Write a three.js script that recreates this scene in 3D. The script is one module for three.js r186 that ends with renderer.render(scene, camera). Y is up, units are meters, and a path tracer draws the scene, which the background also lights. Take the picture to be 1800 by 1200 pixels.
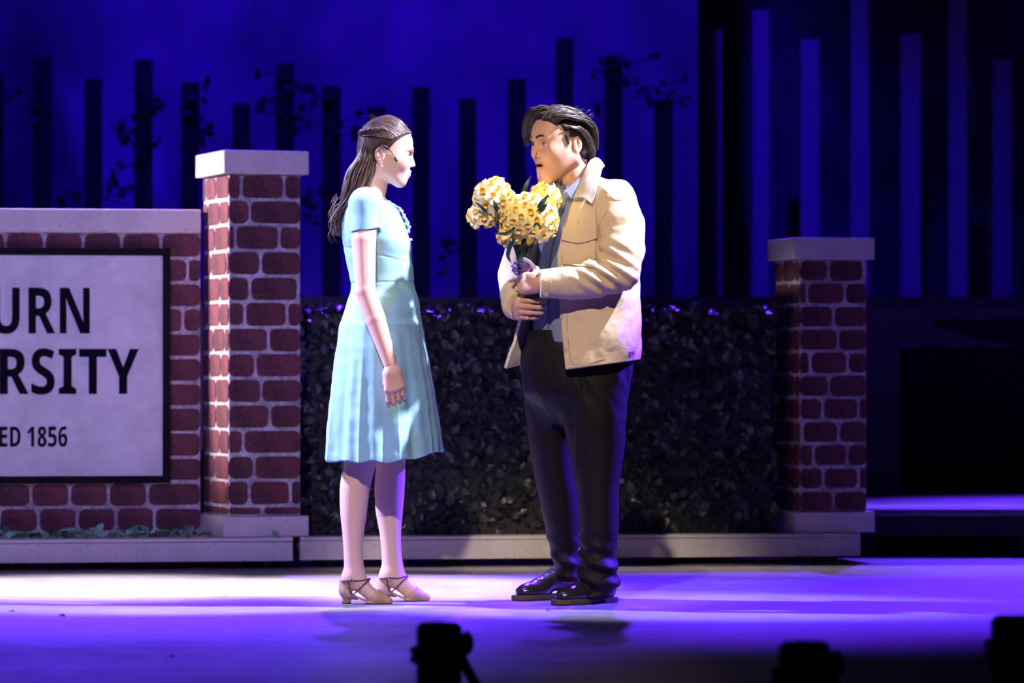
import * as THREE from 'three';
import { mergeGeometries, toCreasedNormals } from 'three/addons/utils/BufferGeometryUtils.js';
import { RoundedBoxGeometry } from 'three/addons/geometries/RoundedBoxGeometry.js';
import { FontLoader } from 'three/addons/loaders/FontLoader.js';
import { TextGeometry } from 'three/addons/geometries/TextGeometry.js';
import { ImprovedNoise } from 'three/addons/math/ImprovedNoise.js';

// ------------------------------------------------------------------ camera, light, exposure
const scene = new THREE.Scene();
scene.background = new THREE.Color(0, 0, 0);
const DIST = 14, FOC = 6706, EYE = 0.873, HOR = 640;      // long lens from the audience, lens 0.87 m above the stage floor
const camera = new THREE.PerspectiveCamera(2 * Math.atan(600 / FOC) * 180 / Math.PI, 1.5, 0.5, 80);
camera.position.set(0, EYE, DIST);
camera.lookAt(0, EYE + (HOR - 600) / FOC * DIST, 0);
camera.focus = DIST; camera.userData.fStop = 2.8;
camera.updateProjectionMatrix(); camera.updateMatrixWorld();
const renderer = new THREE.WebGLRenderer();
renderer.toneMapping = THREE.LinearToneMapping;
renderer.toneMappingExposure = 1;
renderer.shadowMap.enabled = true;

const C = (r, g, b) => new THREE.Color().setRGB(r, g, b);
const V = (x, y, z) => new THREE.Vector3(x, y, z);
// metres from a measured picture position at a known depth z
const at = (px, py, z) => { const s = FOC / (DIST - z); return V((px - 900) / s, EYE + (HOR - py) / s, z); };
const X0 = px => (px - 900) / 479, Y0 = py => (1058 - py) / 479;

const taken = {};
const numbered = n => { const k = taken[n] = (taken[n] ?? -1) + 1; return k ? n + '_' + String(k).padStart(3, '0') : n; };
function tag(o, label, category, group, kind) {
  o.name = numbered(o.name); scene.add(o);
  o.userData.label = label; if (category) o.userData.category = category;
  if (group) o.userData.group = group; if (kind) o.userData.kind = kind;
  return o;
}
function mesh(name, geo, m, parent) {
  const o = new THREE.Mesh(geo, m); o.name = name; o.castShadow = o.receiveShadow = true;
  if (parent) parent.add(o);
  return o;
}
function group(name, pos, ry = 0) { const g = new THREE.Group(); g.name = name; if (pos) g.position.copy(pos); g.rotation.y = ry; return g; }
let seed = 7;
const rnd = () => { seed = (seed * 1664525 + 1013904223) >>> 0; return seed / 4294967296; };
const rr = (a, b) => a + (b - a) * rnd();
const PN = new ImprovedNoise();
const noise = (x, y, z = 0) => PN.noise(x, y, z);
const fbm = (x, y, z, o = 4) => { let s = 0, a = 1; for (let i = 0; i < o; i++) { s += a * noise(x, y, z + i * 7.3); x *= 2.03; y *= 2.03; z *= 2.03; a *= .5; } return s; };
const clamp = (v, a, b) => v < a ? a : v > b ? b : v, mix = (a, b, t) => a + (b - a) * t;
const sstep = (a, b, v) => { const t = clamp((v - a) / (b - a), 0, 1); return t * t * (3 - 2 * t); };

// ------------------------------------------------------------------ stage lighting (every lamp hangs outside the frame)
const lampHouse = new THREE.MeshStandardMaterial({ color: C(.02, .02, .02), roughness: .5 });
function stageLamp(label, pos, target, color, intensity, angle, penumbra = .5, soft = 4) {
  const p = V(...pos), t = V(...target), d = t.clone().sub(p).normalize();
  const g = group('stage_spotlight', p.clone().addScaledVector(d, -.16));
  g.quaternion.setFromUnitVectors(V(0, 0, 1), d);
  mesh('housing', new THREE.LatheGeometry([[.001, -.5], [.08, -.48], [.11, -.3], [.1, 0], [.125, .01], [.125, .06], [.115, .06], [.112, .005], [.001, .004]].map(a => new THREE.Vector2(...a)), 24).rotateX(Math.PI / 2), lampHouse, g);
  mesh('lens', new THREE.CircleGeometry(.108, 24).translate(0, 0, .03), new THREE.MeshStandardMaterial({ color: C(.02, .02, .02), emissive: C(...color), emissiveIntensity: 2 }), g);
  mesh('yoke', new THREE.TorusGeometry(.16, .012, 6, 16, Math.PI).translate(0, 0, -.18), lampHouse, g);
  tag(g, label, 'spotlight', 'theatre lamps hung around the stage');
  const l = new THREE.SpotLight(C(...color), intensity, 0, angle, penumbra, 2);
  l.name = 'lamp_light'; l.position.copy(p); l.target.position.copy(t); scene.add(l, l.target);
  l.castShadow = true; l.shadow.radius = soft; l.shadow.mapSize.set(1024, 1024); l.shadow.camera.near = .3; l.shadow.camera.far = 40; l.shadow.bias = -.0005;
}
// front of house
stageLamp('warm followspot facing the two performers', [-1.15, 7.9, 10.6], [-.04, .76, 0], [1, .8, .58], 430, .086, .3, 5);
stageLamp('lavender front lamp facing the brick sign wall', [-3.4, 6.2, 11], [-2.0, .9, -2.4], [.37, .26, 1], 275, .16, .8, 5);
stageLamp('dim violet front lamp facing the shorter pillar', [3.2, 6.5, 9.5], [2.0, .6, -2.4], [.2, .08, 1], 22, .11, .9, 5);
// sides
stageLamp('pale lavender side lamp left of the brick sign wall', [-5.4, 5.4, -1.0], [-.6, .95, -.05], [.56, .54, 1], 950, .12, .5, 5);
stageLamp('pinkish side lamp facing the taller pillar', [-5.6, 3.0, -2.02], [-1.3, 1.15, -2.5], [1, .8, .92], 330, .17, .5, 5);
stageLamp('cool white side lamp beyond the hedge', [3.9, 6.0, .5], [-.08, 1.38, .05], [.78, .75, 1], 1000, .115, .35, 5);
stageLamp('violet side backlight beyond the shorter pillar', [4.8, 3.8, -1.9], [.3, .5, -.05], [.1, .025, 1], 1300, .13, .6, 5);
// overhead and back
stageLamp('white overhead lamp above the sign lettering', [-3.1, 7.2, -2.9], [-2.8, 0, -.95], [1, .88, 1], 1150, .14, .6, 5);
stageLamp('white overhead lamp above the taller pillar', [-1.9, 7.2, -2.9], [-1.65, 0, -.95], [1, .88, 1], 1150, .14, .6, 5);
stageLamp('white overhead lamp above the woman', [-.7, 7.2, -2.9], [-.5, 0, -1.0], [1, .86, 1], 1000, .13, .6, 5);
stageLamp('violet overhead lamp above the stage front', [-1.8, 7, 1.4], [-1.3, 0, .45], [.17, .07, 1], 150, .24, .3, 5);
for (const [x, w, k] of [[-2.5, 'sign lettering', 1], [-.8, 'woman', 1], [.9, 'man', 1], [2.6, 'shorter pillar', .9]])
  stageLamp('violet backlight hung behind the ' + w, [x, 6.3, -6.2], [x + .1, 0, -.55], [.11, .022, 1], 620 * k, .225, .75, 5);
stageLamp('violet backlight above the low riser', [2.6, 6, -7], [3.0, 0, -3.2], [.12, .03, 1], 800, .3, .8, 5);
stageLamp('deep blue overhead lamp above the stage edge', [-2.2, 7.0, 3.0], [-1.6, 0, 2.3], [.1, .03, 1], 560, .3, .8, 5);
// backdrop wash
for (const [x, i, w] of [[-3.2, 105, 'sign wall'], [-1.4, 105, 'woman'], [.35, 115, 'man']])
  stageLamp('deep blue wash lamp facing the backdrop behind the ' + w, [x, 7.4, -5.2], [x * .97, 1.7, -9], [.024, .0, 1], i, .5, .65, 5);
stageLamp('dim blue wash lamp facing the side wall', [4.6, 7.4, -7], [4.2, 2.4, -11], [.06, 0, 1], 4, .5, .9, 5);

// ------------------------------------------------------------------ textures and materials
function dataTex(w, h, fn, srgb = true, rep) {
  const d = new Uint8Array(w * h * 4);
  for (let j = 0; j < h; j++) for (let i = 0; i < w; i++) {
    const c = fn(i / w, j / h), k = (j * w + i) * 4;
    d[k] = clamp(c[0], 0, 1) * 255; d[k + 1] = clamp(c[1], 0, 1) * 255; d[k + 2] = clamp(c[2], 0, 1) * 255; d[k + 3] = 255;
  }
  const t = new THREE.DataTexture(d, w, h); t.magFilter = THREE.LinearFilter; t.minFilter = THREE.LinearMipmapLinearFilter; t.generateMipmaps = true;
  t.wrapS = t.wrapT = THREE.RepeatWrapping; if (srgb) t.colorSpace = THREE.SRGBColorSpace; if (rep) t.repeat.set(...rep); t.needsUpdate = true;
  return t;
}
const tileN = (u, v, f, z = 0) => { // seamless noise
  const a = u * 2 * Math.PI, b = v * 2 * Math.PI, r = f / 6.283;
  return noise(Math.cos(a) * r + 3.1, Math.sin(a) * r + Math.cos(b) * r * .7 + z, Math.sin(b) * r + 9.2);
};
const std = (c, rough = .7, o = {}) => new THREE.MeshStandardMaterial({ color: c, roughness: rough, ...o });
const texWeave = dataTex(128, 128, (u, v) => { const w = .5 + .25 * Math.sin(u * 6.283 * 32) * Math.sin(v * 6.283 * 32) + .3 * (rnd() - .5); return [w, w, w]; }, false);
const texScuff = dataTex(512, 512, (u, v) => { let n = .95 + .05 * tileN(u, v, 8) + .04 * tileN(u, v, 60, 5); if (tileN(u, v, 70, 11) > .62) n -= .3; return [n, n * .985, n * .97]; });
const texBrick = dataTex(256, 256, (u, v) => { const n = .86 + .2 * tileN(u, v, 10) + .22 * tileN(u, v, 60, 3) + .1 * (rnd() - .5); return [n, n, n]; });
const texFleece = dataTex(256, 256, (u, v) => { const n = .5 + .55 * tileN(u, v, 90, 1) + .3 * (rnd() - .5); return [n, n, n]; }, false);
const M = {
  white: std(C(.7, .67, .64), .55, { map: texScuff }),
  brick: [0, 1, 2, 3].map(i => std(C(.115 + .015 * i, .028 + .003 * i, .038 + .004 * i), .75, { map: texBrick })),
  mortar: std(C(.6, .56, .56), .8, { map: texBrick }),
  black: std(C(.012, .012, .014), .7),
  rubber: std(C(.02, .02, .02), .6),
};
// ------------------------------------------------------------------ modelling helpers
function box(w, h, d, r = 0) { return r ? new RoundedBoxGeometry(w, h, d, 2, r) : new THREE.BoxGeometry(w, h, d); }
function uvMetres(g) { // box-mapped uv in metres
  g = g.index ? g.toNonIndexed() : g; const p = g.attributes.position, n = g.attributes.normal, uv = new Float32Array(p.count * 2);
  for (let i = 0; i < p.count; i++) {
    const ax = Math.abs(n.getX(i)), ay = Math.abs(n.getY(i)), az = Math.abs(n.getZ(i));
    if (ax > ay && ax > az) { uv[2 * i] = p.getZ(i); uv[2 * i + 1] = p.getY(i); } else if (ay > az) { uv[2 * i] = p.getX(i); uv[2 * i + 1] = p.getZ(i); } else { uv[2 * i] = p.getX(i); uv[2 * i + 1] = p.getY(i); }
  }
  g.setAttribute('uv', new THREE.BufferAttribute(uv, 2)); return g;
}
// tube through points with a radius per point; flat squashes the section, roll turns it
function tube(pts, rad, sides = 6, flat = 1, roll = 0, seg = 0) {
  let P = pts.map(p => p.isVector3 ? p : V(...p));
  if (seg) { const c = new THREE.CatmullRomCurve3(P), n = P.length, R = Array.isArray(rad) ? rad : P.map(() => rad); P = c.getPoints(seg); rad = P.map((_, i) => { const t = i / seg * (n - 1), k = Math.min(n - 2, Math.floor(t)); return mix(R[k], R[k + 1], t - k); }); }
  const n = P.length, pos = [], nor = [], uv = [], idx = [];
  let T = P[1].clone().sub(P[0]).normalize(), N = V(0, 0, 1).cross(T); if (N.lengthSq() < .01) N = V(1, 0, 0).cross(T); N.normalize();
  let len = 0;
  for (let i = 0; i < n; i++) {
    T = P[Math.min(n - 1, i + 1)].clone().sub(P[Math.max(0, i - 1)]).normalize();
    N.addScaledVector(T, -N.dot(T)).normalize(); const B = T.clone().cross(N), r = Array.isArray(rad) ? rad[i] : rad;
    if (i) len += P[i].distanceTo(P[i - 1]);
    for (let j = 0; j <= sides; j++) {
      const a = j / sides * 2 * Math.PI + roll, c = Math.cos(a), s = Math.sin(a) * flat;
      const d = N.clone().multiplyScalar(c).addScaledVector(B, s), nn = N.clone().multiplyScalar(c * flat).addScaledVector(B, Math.sin(a)).normalize();
      pos.push(P[i].x + d.x * r, P[i].y + d.y * r, P[i].z + d.z * r); nor.push(nn.x, nn.y, nn.z); uv.push(j / sides * .05, len);
    }
  }
  const w = sides + 1;
  for (let i = 0; i < n - 1; i++) for (let j = 0; j < sides; j++) { const a = i * w + j; idx.push(a, a + 1, a + w, a + 1, a + w + 1, a + w); }
  for (const [e, s] of [[0, 1], [n - 1, -1]]) { // end caps
    const b = pos.length / 3, t = e ? P[n - 1].clone().sub(P[n - 2]).normalize() : P[0].clone().sub(P[1]).normalize();
    pos.push(P[e].x, P[e].y, P[e].z); nor.push(t.x, t.y, t.z); uv.push(0, 0);
    for (let j = 0; j <= sides; j++) { const k = (e * w + j) * 3; pos.push(pos[k], pos[k + 1], pos[k + 2]); nor.push(t.x, t.y, t.z); uv.push(0, 0); }
    for (let j = 0; j < sides; j++) s > 0 ? idx.push(b, b + 2 + j, b + 1 + j) : idx.push(b, b + 1 + j, b + 2 + j);
  }
  const g = new THREE.BufferGeometry();
  g.setAttribute('position', new THREE.Float32BufferAttribute(pos, 3)); g.setAttribute('normal', new THREE.Float32BufferAttribute(nor, 3)); g.setAttribute('uv', new THREE.Float32BufferAttribute(uv, 2)); g.setIndex(idx);
  return g;
}
function tint(g, fn) { const n = g.attributes.position.count, c = new Float32Array(n * 3); for (let i = 0; i < n; i++) { const k = typeof fn === 'function' ? fn(i) : fn; c.set(k, i * 3); } g.setAttribute('color', new THREE.BufferAttribute(c, 3)); return g; }
const merge = a => mergeGeometries(a.map(g => { g = g.index ? g.toNonIndexed() : g; return g; }));
// open parametric sheet with thickness
function sheet(nu, nv, fn, th = .004) {
  const grid = []; for (let j = 0; j <= nv; j++) for (let i = 0; i <= nu; i++) { const q = fn(i / nu, j / nv); grid.push(q.isVector3 ? q : V(...q)); }
  const at2 = (i, j) => grid[j * (nu + 1) + i], pos = [], idx = [], uv = [];
  const N = grid.map((p, k) => { const i = k % (nu + 1), j = (k / (nu + 1)) | 0; const a = at2(Math.min(nu, i + 1), j).clone().sub(at2(Math.max(0, i - 1), j)), b = at2(i, Math.min(nv, j + 1)).clone().sub(at2(i, Math.max(0, j - 1))); return a.cross(b).normalize(); });
  for (const s of [.5, -.5]) grid.forEach((p, k) => { pos.push(p.x + N[k].x * th * s, p.y + N[k].y * th * s, p.z + N[k].z * th * s); uv.push((k % (nu + 1)) / nu * .2, ((k / (nu + 1)) | 0) / nv * .2); });
  const w = nu + 1, o = grid.length;
  for (let j = 0; j < nv; j++) for (let i = 0; i < nu; i++) { const a = j * w + i; idx.push(a, a + 1, a + w, a + 1, a + w + 1, a + w, o + a, o + a + w, o + a + 1, o + a + 1, o + a + w, o + a + w + 1); }
  const rim = []; for (let i = 0; i <= nu; i++) rim.push(i); for (let j = 1; j <= nv; j++) rim.push(j * w + nu); for (let i = nu - 1; i >= 0; i--) rim.push(nv * w + i); for (let j = nv - 1; j >= 0; j--) rim.push(j * w);
  for (let k = 0; k < rim.length - 1; k++) { const a = rim[k], b = rim[k + 1]; idx.push(a, o + a, b, b, o + a, o + b); }
  const g = new THREE.BufferGeometry(); g.setAttribute('position', new THREE.Float32BufferAttribute(pos, 3)); g.setAttribute('uv', new THREE.Float32BufferAttribute(uv, 2)); g.setIndex(idx);
  g.computeVertexNormals(); return toCreasedNormals(g, 1.0);
}
// ---- signed distance shapes
const ball = (x, y, z, r) => (a, b, c) => Math.hypot(a - x, b - y, c - z) - r;
const ell = (x, y, z, rx, ry, rz) => (a, b, c) => { a -= x; b -= y; c -= z; const k0 = Math.hypot(a / rx, b / ry, c / rz), k1 = Math.hypot(a / rx / rx, b / ry / ry, c / rz / rz); return k1 > 1e-9 ? k0 * (k0 - 1) / k1 : -Math.min(rx, ry, rz); };
function cone(p, q, r1, r2) { // tapered capsule
  const [ax, ay, az] = p.isVector3 ? p.toArray() : p, [bx, by, bz] = q.isVector3 ? q.toArray() : q, dx = bx - ax, dy = by - ay, dz = bz - az, L = dx * dx + dy * dy + dz * dz;
  return (x, y, z) => { const t = clamp(((x - ax) * dx + (y - ay) * dy + (z - az) * dz) / L, 0, 1); return Math.hypot(x - ax - dx * t, y - ay - dy * t, z - az - dz * t) - mix(r1, r2, t); };
}
const chain = (pts, rad) => uni(.004, ...pts.slice(1).map((p, i) => cone(pts[i], p, rad[i], rad[i + 1])));
const smin = (a, b, k) => { const h = Math.max(k - Math.abs(a - b), 0) / k; return Math.min(a, b) - h * h * k * .25; };
const uni = (k, ...f) => (x, y, z) => { let d = f[0](x, y, z); for (let i = 1; i < f.length; i++) d = smin(d, f[i](x, y, z), k); return d; };
const sub = (k, a, b) => (x, y, z) => -smin(-a(x, y, z), b(x, y, z), k);
const cut = (k, a, b) => (x, y, z) => -smin(-a(x, y, z), -b(x, y, z), k);
// upright column from rows [y, cx, cz, rx, rz] (descending y), section turned by yaw; mod(angle, y) scales the radius
function col(rows, yaw = 0, mod, pw = 2) {
  const c = Math.cos(yaw), s = Math.sin(yaw), n = rows.length, yt = rows[0][0], yb = rows[n - 1][0];
  return (x, y, z) => {
    const yy = clamp(y, yb, yt); let i = 0; while (i < n - 2 && yy < rows[i + 1][0]) i++;
    const A = rows[i], B = rows[i + 1]; let t = (A[0] - yy) / (A[0] - B[0]);
    const a0 = rows[Math.max(0, i - 1)], b1 = rows[Math.min(n - 1, i + 2)], cr = k => { const m0 = (B[k] - a0[k]) * .5, m1 = (b1[k] - A[k]) * .5, t2 = t * t, t3 = t2 * t; return A[k] * (2 * t3 - 3 * t2 + 1) + m0 * (t3 - 2 * t2 + t) + B[k] * (3 * t2 - 2 * t3) + m1 * (t3 - t2); };
    const X = x - cr(1), Z = z - cr(2), rx = cr(3), rz = cr(4), u = X * c - Z * s, w = X * s + Z * c, m = mod ? mod(Math.atan2(w / rz, u / rx), y) : 1;
    const k = pw === 2 ? Math.hypot(u / rx, w / rz) : Math.pow(Math.pow(Math.abs(u / rx), pw) + Math.pow(Math.abs(w / rz), pw), 1 / pw);
    const rr_ = Math.hypot(u, w), rad = k > 1e-6 ? rr_ / k * m : Math.min(rx, rz) * m, d = (rr_ - rad) * (k > 1e-6 ? .88 : 1), e = Math.max(y - yt, yb - y);
    return e > 0 ? (d > 0 ? Math.hypot(d, e) : Math.max(e, d)) : Math.max(d, e);
  };
}
// surface nets over a signed distance field; colour(x,y,z) optional
function solid(f, lo, hi, h, colour, uvScale = 1) {
  const nx = Math.ceil((hi[0] - lo[0]) / h) + 1, ny = Math.ceil((hi[1] - lo[1]) / h) + 1, nz = Math.ceil((hi[2] - lo[2]) / h) + 1, D = new Float32Array(nx * ny * nz), B = 6, id = (i, j, k) => (k * ny + j) * nx + i, half = B * h * .5;
  for (let k = 0; k < nz; k += B) for (let j = 0; j < ny; j += B) for (let i = 0; i < nx; i += B) {
    const c = f(lo[0] + i * h + half, lo[1] + j * h + half, lo[2] + k * h + half), far = Math.abs(c) > half * 2.15;
    for (let c3 = k; c3 < Math.min(nz, k + B); c3++) for (let b = j; b < Math.min(ny, j + B); b++) for (let a = i; a < Math.min(nx, i + B); a++) D[id(a, b, c3)] = far ? c : f(lo[0] + a * h, lo[1] + b * h, lo[2] + c3 * h);
  }
  const vid = new Int32Array(nx * ny * nz).fill(-1), pos = [], idx = [];
  const E = [[0, 1], [0, 2], [0, 4], [1, 3], [1, 5], [2, 3], [2, 6], [3, 7], [4, 5], [4, 6], [5, 7], [6, 7]], v = new Float32Array(8);
  for (let k = 0; k < nz - 1; k++) for (let j = 0; j < ny - 1; j++) for (let i = 0; i < nx - 1; i++) {
    let m = 0; for (let q = 0; q < 8; q++) { v[q] = D[id(i + (q & 1), j + (q >> 1 & 1), k + (q >> 2))]; if (v[q] < 0) m |= 1 << q; }
    if (m === 0 || m === 255) continue;
    let x = 0, y = 0, z = 0, n = 0;
    for (const [a, b] of E) if ((v[a] < 0) !== (v[b] < 0)) { const t = v[a] / (v[a] - v[b]); x += mix(a & 1, b & 1, t); y += mix(a >> 1 & 1, b >> 1 & 1, t); z += mix(a >> 2, b >> 2, t); n++; }
    vid[id(i, j, k)] = pos.length / 3; pos.push(lo[0] + (i + x / n) * h, lo[1] + (j + y / n) * h, lo[2] + (k + z / n) * h);
  }
  const quad = (a, b, c, d, flip) => { if (a < 0 || b < 0 || c < 0 || d < 0) return; flip ? idx.push(a, c, b, a, d, c) : idx.push(a, b, c, a, c, d); };
  for (let k = 1; k < nz - 1; k++) for (let j = 1; j < ny - 1; j++) for (let i = 1; i < nx - 1; i++) {
    const s = D[id(i, j, k)] < 0;
    if (s !== D[id(i + 1, j, k)] < 0) quad(vid[id(i, j - 1, k - 1)], vid[id(i, j, k - 1)], vid[id(i, j, k)], vid[id(i, j - 1, k)], !s);
    if (s !== D[id(i, j + 1, k)] < 0) quad(vid[id(i - 1, j, k - 1)], vid[id(i - 1, j, k)], vid[id(i, j, k)], vid[id(i, j, k - 1)], !s);
    if (s !== D[id(i, j, k + 1)] < 0) quad(vid[id(i - 1, j - 1, k)], vid[id(i, j - 1, k)], vid[id(i, j, k)], vid[id(i - 1, j, k)], !s);
  }
  const n = pos.length / 3, nor = new Float32Array(n * 3), uv = new Float32Array(n * 2), colr = colour && new Float32Array(n * 3), e = h * .6;
  for (let i = 0; i < n; i++) {
    let x = pos[3 * i], y = pos[3 * i + 1], z = pos[3 * i + 2], gx, gy, gz, l;
    { const a = f(x + e, y - e, z - e), b = f(x - e, y - e, z + e), c = f(x - e, y + e, z - e), d = f(x + e, y + e, z + e);
      gx = a - b - c + d; gy = -a - b + c + d; gz = -a + b - c + d; l = Math.hypot(gx, gy, gz) || 1;
      const st = clamp((a + b + c + d) * .25 / Math.max(.5, l / (4 * e)), -h * .4, h * .4); x -= gx / l * st; y -= gy / l * st; z -= gz / l * st; }
    pos[3 * i] = x; pos[3 * i + 1] = y; pos[3 * i + 2] = z; nor[3 * i] = gx / l; nor[3 * i + 1] = gy / l; nor[3 * i + 2] = gz / l;
    uv[2 * i] = (x * .8 + z * .9) * uvScale; uv[2 * i + 1] = y * uvScale;
    if (colour) colr.set(colour(x, y, z), 3 * i);
  }
  const g = new THREE.BufferGeometry(); g.setAttribute('position', new THREE.Float32BufferAttribute(pos, 3)); g.setAttribute('normal', new THREE.BufferAttribute(nor, 3)); g.setAttribute('uv', new THREE.BufferAttribute(uv, 2)); if (colour) g.setAttribute('color', new THREE.BufferAttribute(colr, 3)); g.setIndex(idx);
  return g;
}
// ------------------------------------------------------------------ the stage
const texFloor = dataTex(1024, 1024, (u, v) => {
  const b = Math.floor(v * 24), s = tileN(u * .5, v, 90, b) * .5 + noise(u * 8 + b * 13.7, v * 340, 2.2) * .55 + noise(u * 30 + b * 3, v * 900, 7) * .3;
  let n = .72 + .24 * s + .07 * noise(b * 5.3, 1, 1) + .1 * fbm(u * 5, v * 5, 3, 3); const e = v * 24 - b; if (e < .05) n -= .1;
  return [n, n * .975, n * .985];
});
texFloor.repeat.set(.25, .3);
const floorMat = std(C(.36, .35, .36), .5, { map: texFloor });
const fl = mesh('floor', uvMetres(box(14, .2, 15.6)), floorMat); fl.position.set(0, -.1, -4.2); tag(fl, 'pale worn wooden stage floor boards running crosswise', null, null, 'structure');
const fasc = mesh('trim_1', box(14, 1.1, .04), M.black); fasc.position.set(0, -.75, 3.56); tag(fasc, 'black front face of the stage', null, null, 'structure');
const pit = mesh('floor_auditorium', box(14, .1, 8), M.black); pit.position.set(0, -1.35, 7.6); tag(pit, 'dark auditorium floor in front of the stage', null, null, 'structure');
// backdrop
const texDrop = dataTex(1024, 512, (u, v) => { let n = .5 + .16 * fbm(u * 9, v * 5, 1.5, 5) + .1 * fbm(u * 30, v * 16, 4, 3); const w = Math.max(0, fbm(u * 14 + v * 4, v * 4, 8.8, 4) - .35); n += w * .5; return [n, n, n]; });
const dropM = std(C(.62, .62, .62), .9, { map: texDrop }), drop = mesh('wall_back', new THREE.BoxGeometry(9.6, 8, .08), dropM); drop.position.copy(V(at(1227, 600, -9).x - 4.8, 3.4, -9.05)); tag(drop, 'cloudy painted backdrop lit deep blue', null, null, 'structure');
const side = mesh('wall_right', box(9, 9, .1), dropM); side.position.set(5.2, 3.6, -11.2); tag(side, 'dim dark blue wall behind the slats past the backdrop', null, null, 'structure');
// tall rear deck, with a dark opening on the right
const deckM = std(C(.1, .1, .12), .8);
{
  const zf = -6.1, top = at(0, 522, zf).y, d = group('rear_deck', V(0, 0, 0));
  const bx = (n, x0, x1, y0, y1, z, dp, m) => { const o = mesh(n, box(x1 - x0, y1 - y0, dp), m, d); o.position.set((x0 + x1) / 2, (y0 + y1) / 2, z); return o; };
  const xa = at(1582, 0, zf).x, xb = at(1530, 0, zf).x;
  bx('deck_top', -4.6, 5.2, top - .05, top, zf - 1.1, 2.2, deckM);
  bx('fascia_board', -4.6, 5.2, top - .26, top - .0505, zf - .02, .04, std(C(.16, .16, .18), .8));
  bx('front_panel', -4.6, xa, .0, top - .262, zf - .03, .04, std(C(.16, .16, .18), .8));
  bx('black_curtain', xa, 5.2, .0, top - .262, zf - .35, .04, M.black);
  const sw = mesh('valance', sheet(16, 4, (u, v) => V(at(1645, 0, zf).x + u * 1.0, top - .13 - v * (.11 * Math.sin(Math.PI * clamp(u, .02, .98)) + .02), zf + .02), .01), M.black, d);
  tag(d, 'tall dark rear deck with a black curtained opening', 'platform');
}
// low riser on the right
{
  const zf = -3.3, r = group('low_riser', V(0, 0, 0)), x0 = .6, x1 = 5.2;
  const riserTop = mesh('riser_top', uvMetres(box(x1 - x0, .03, 2.75)), floorMat, r); riserTop.position.set((x0 + x1) / 2, .2, zf - 1.375);
  const fb = mesh('fascia_board', box(x1 - x0, .09, .03), M.black, r); fb.position.set((x0 + x1) / 2, .139, zf - .016);
  for (let i = 0; i < 6; i++) { const l = mesh('leg', box(.16, .093, .05), M.black, r); l.position.set(x0 + .15 + i * .82, .0466, zf - .06); }
  const bk = mesh('back_panel', box(x1 - x0, .18, .03), M.black, r); bk.position.set((x0 + x1) / 2, .09, zf - .5);
  tag(r, 'low black riser with a pale floor beside the hedge', 'platform');
}
// tall slats standing on the rear deck in front of the backdrop
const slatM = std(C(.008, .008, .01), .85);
const slatSpec = [[-28, 6, 130], [57, 90, 100], [148, 179, 138], [236, 268, 105], [318, 350, 145], [408, 440, 182], [484, 516, 112], [566, 599, 152], [646, 678, 188], [725, 756, 154], [807, 838, 173], [892, 924, 139], [977, 1008, 68], [1063, 1094, 98], [1150, 1182, 175]];
const deckTop = at(0, 522, -6.1).y;
const slatTops = [];
slatSpec.forEach(([a, b, t], i) => {
  const z = -7.2, A = at(a, t, z), B = at(b, t, z), h = A.y - deckTop, s = mesh('slat_post', box(B.x - A.x, h, .03, .003), slatM);
  s.position.set((A.x + B.x) / 2, deckTop + h / 2 + .001, z); s.rotation.z = rr(-.003, .003); slatTops.push([(A.x + B.x) / 2, A.y, z]);
  tag(s, ['dark backdrop slat above the middle of the sign board', 'dark backdrop slat with a vine above the sign lettering', 'plain dark backdrop slat above the sign lettering', 'tall dark backdrop slat between two vines above the sign corner', 'dark backdrop slat above the end of the wall cap', 'short dark backdrop slat directly above the taller brick pillar', 'tall dark backdrop slat with leafy crown above the taller pillar', 'dark backdrop slat between the taller pillar and the woman', 'dark backdrop slat mostly hidden behind the head of the woman', 'dark backdrop slat just in front of the face of the woman', 'plain dark backdrop slat midway between the two people', 'dark backdrop slat behind the fringe of the man', 'tallest dark backdrop slat, rising behind the head of the man', 'dark backdrop slat behind the shoulder of the man with vine on top', 'dark backdrop slat next to the dark side wall'][i], 'slat', 'dark slats before the backdrop');
});
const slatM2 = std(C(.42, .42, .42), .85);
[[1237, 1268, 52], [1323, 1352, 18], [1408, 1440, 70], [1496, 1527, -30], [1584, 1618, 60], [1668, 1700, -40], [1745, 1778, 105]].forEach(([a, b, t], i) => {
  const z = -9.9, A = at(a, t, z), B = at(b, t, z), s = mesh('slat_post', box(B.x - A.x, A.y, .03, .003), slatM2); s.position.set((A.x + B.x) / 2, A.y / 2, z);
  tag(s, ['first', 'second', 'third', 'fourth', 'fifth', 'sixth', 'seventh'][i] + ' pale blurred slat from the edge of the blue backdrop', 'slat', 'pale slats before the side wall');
});
// vines with dark leaves
const leafShape = new THREE.Shape(); leafShape.moveTo(0, 0); leafShape.quadraticCurveTo(.45, .25, .3, .6); leafShape.quadraticCurveTo(.2, .85, 0, 1); leafShape.quadraticCurveTo(-.2, .85, -.3, .6); leafShape.quadraticCurveTo(-.45, .25, 0, 0);
function leafGeo(fold = .3, bend = .25) {
  const ws = [0, .3, .38, .28, 0], pos = [], idx = [];
  ws.forEach((w, i) => { const y = i / 4, z = -bend * y * y; pos.push(-w, y, z + w * fold, 0, y, z, w, y, z + w * fold); });
  for (let i = 0; i < 4; i++) { const a = i * 3; idx.push(a, a + 1, a + 3, a + 1, a + 4, a + 3, a + 1, a + 2, a + 4, a + 2, a + 5, a + 4); }
  const g = new THREE.BufferGeometry(); g.setAttribute('position', new THREE.Float32BufferAttribute(pos, 3)); g.setAttribute('uv', new THREE.Float32BufferAttribute(pos.filter((_, i) => i % 3 < 2), 2)); g.setIndex(idx); g.computeVertexNormals(); return g;
}
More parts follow.
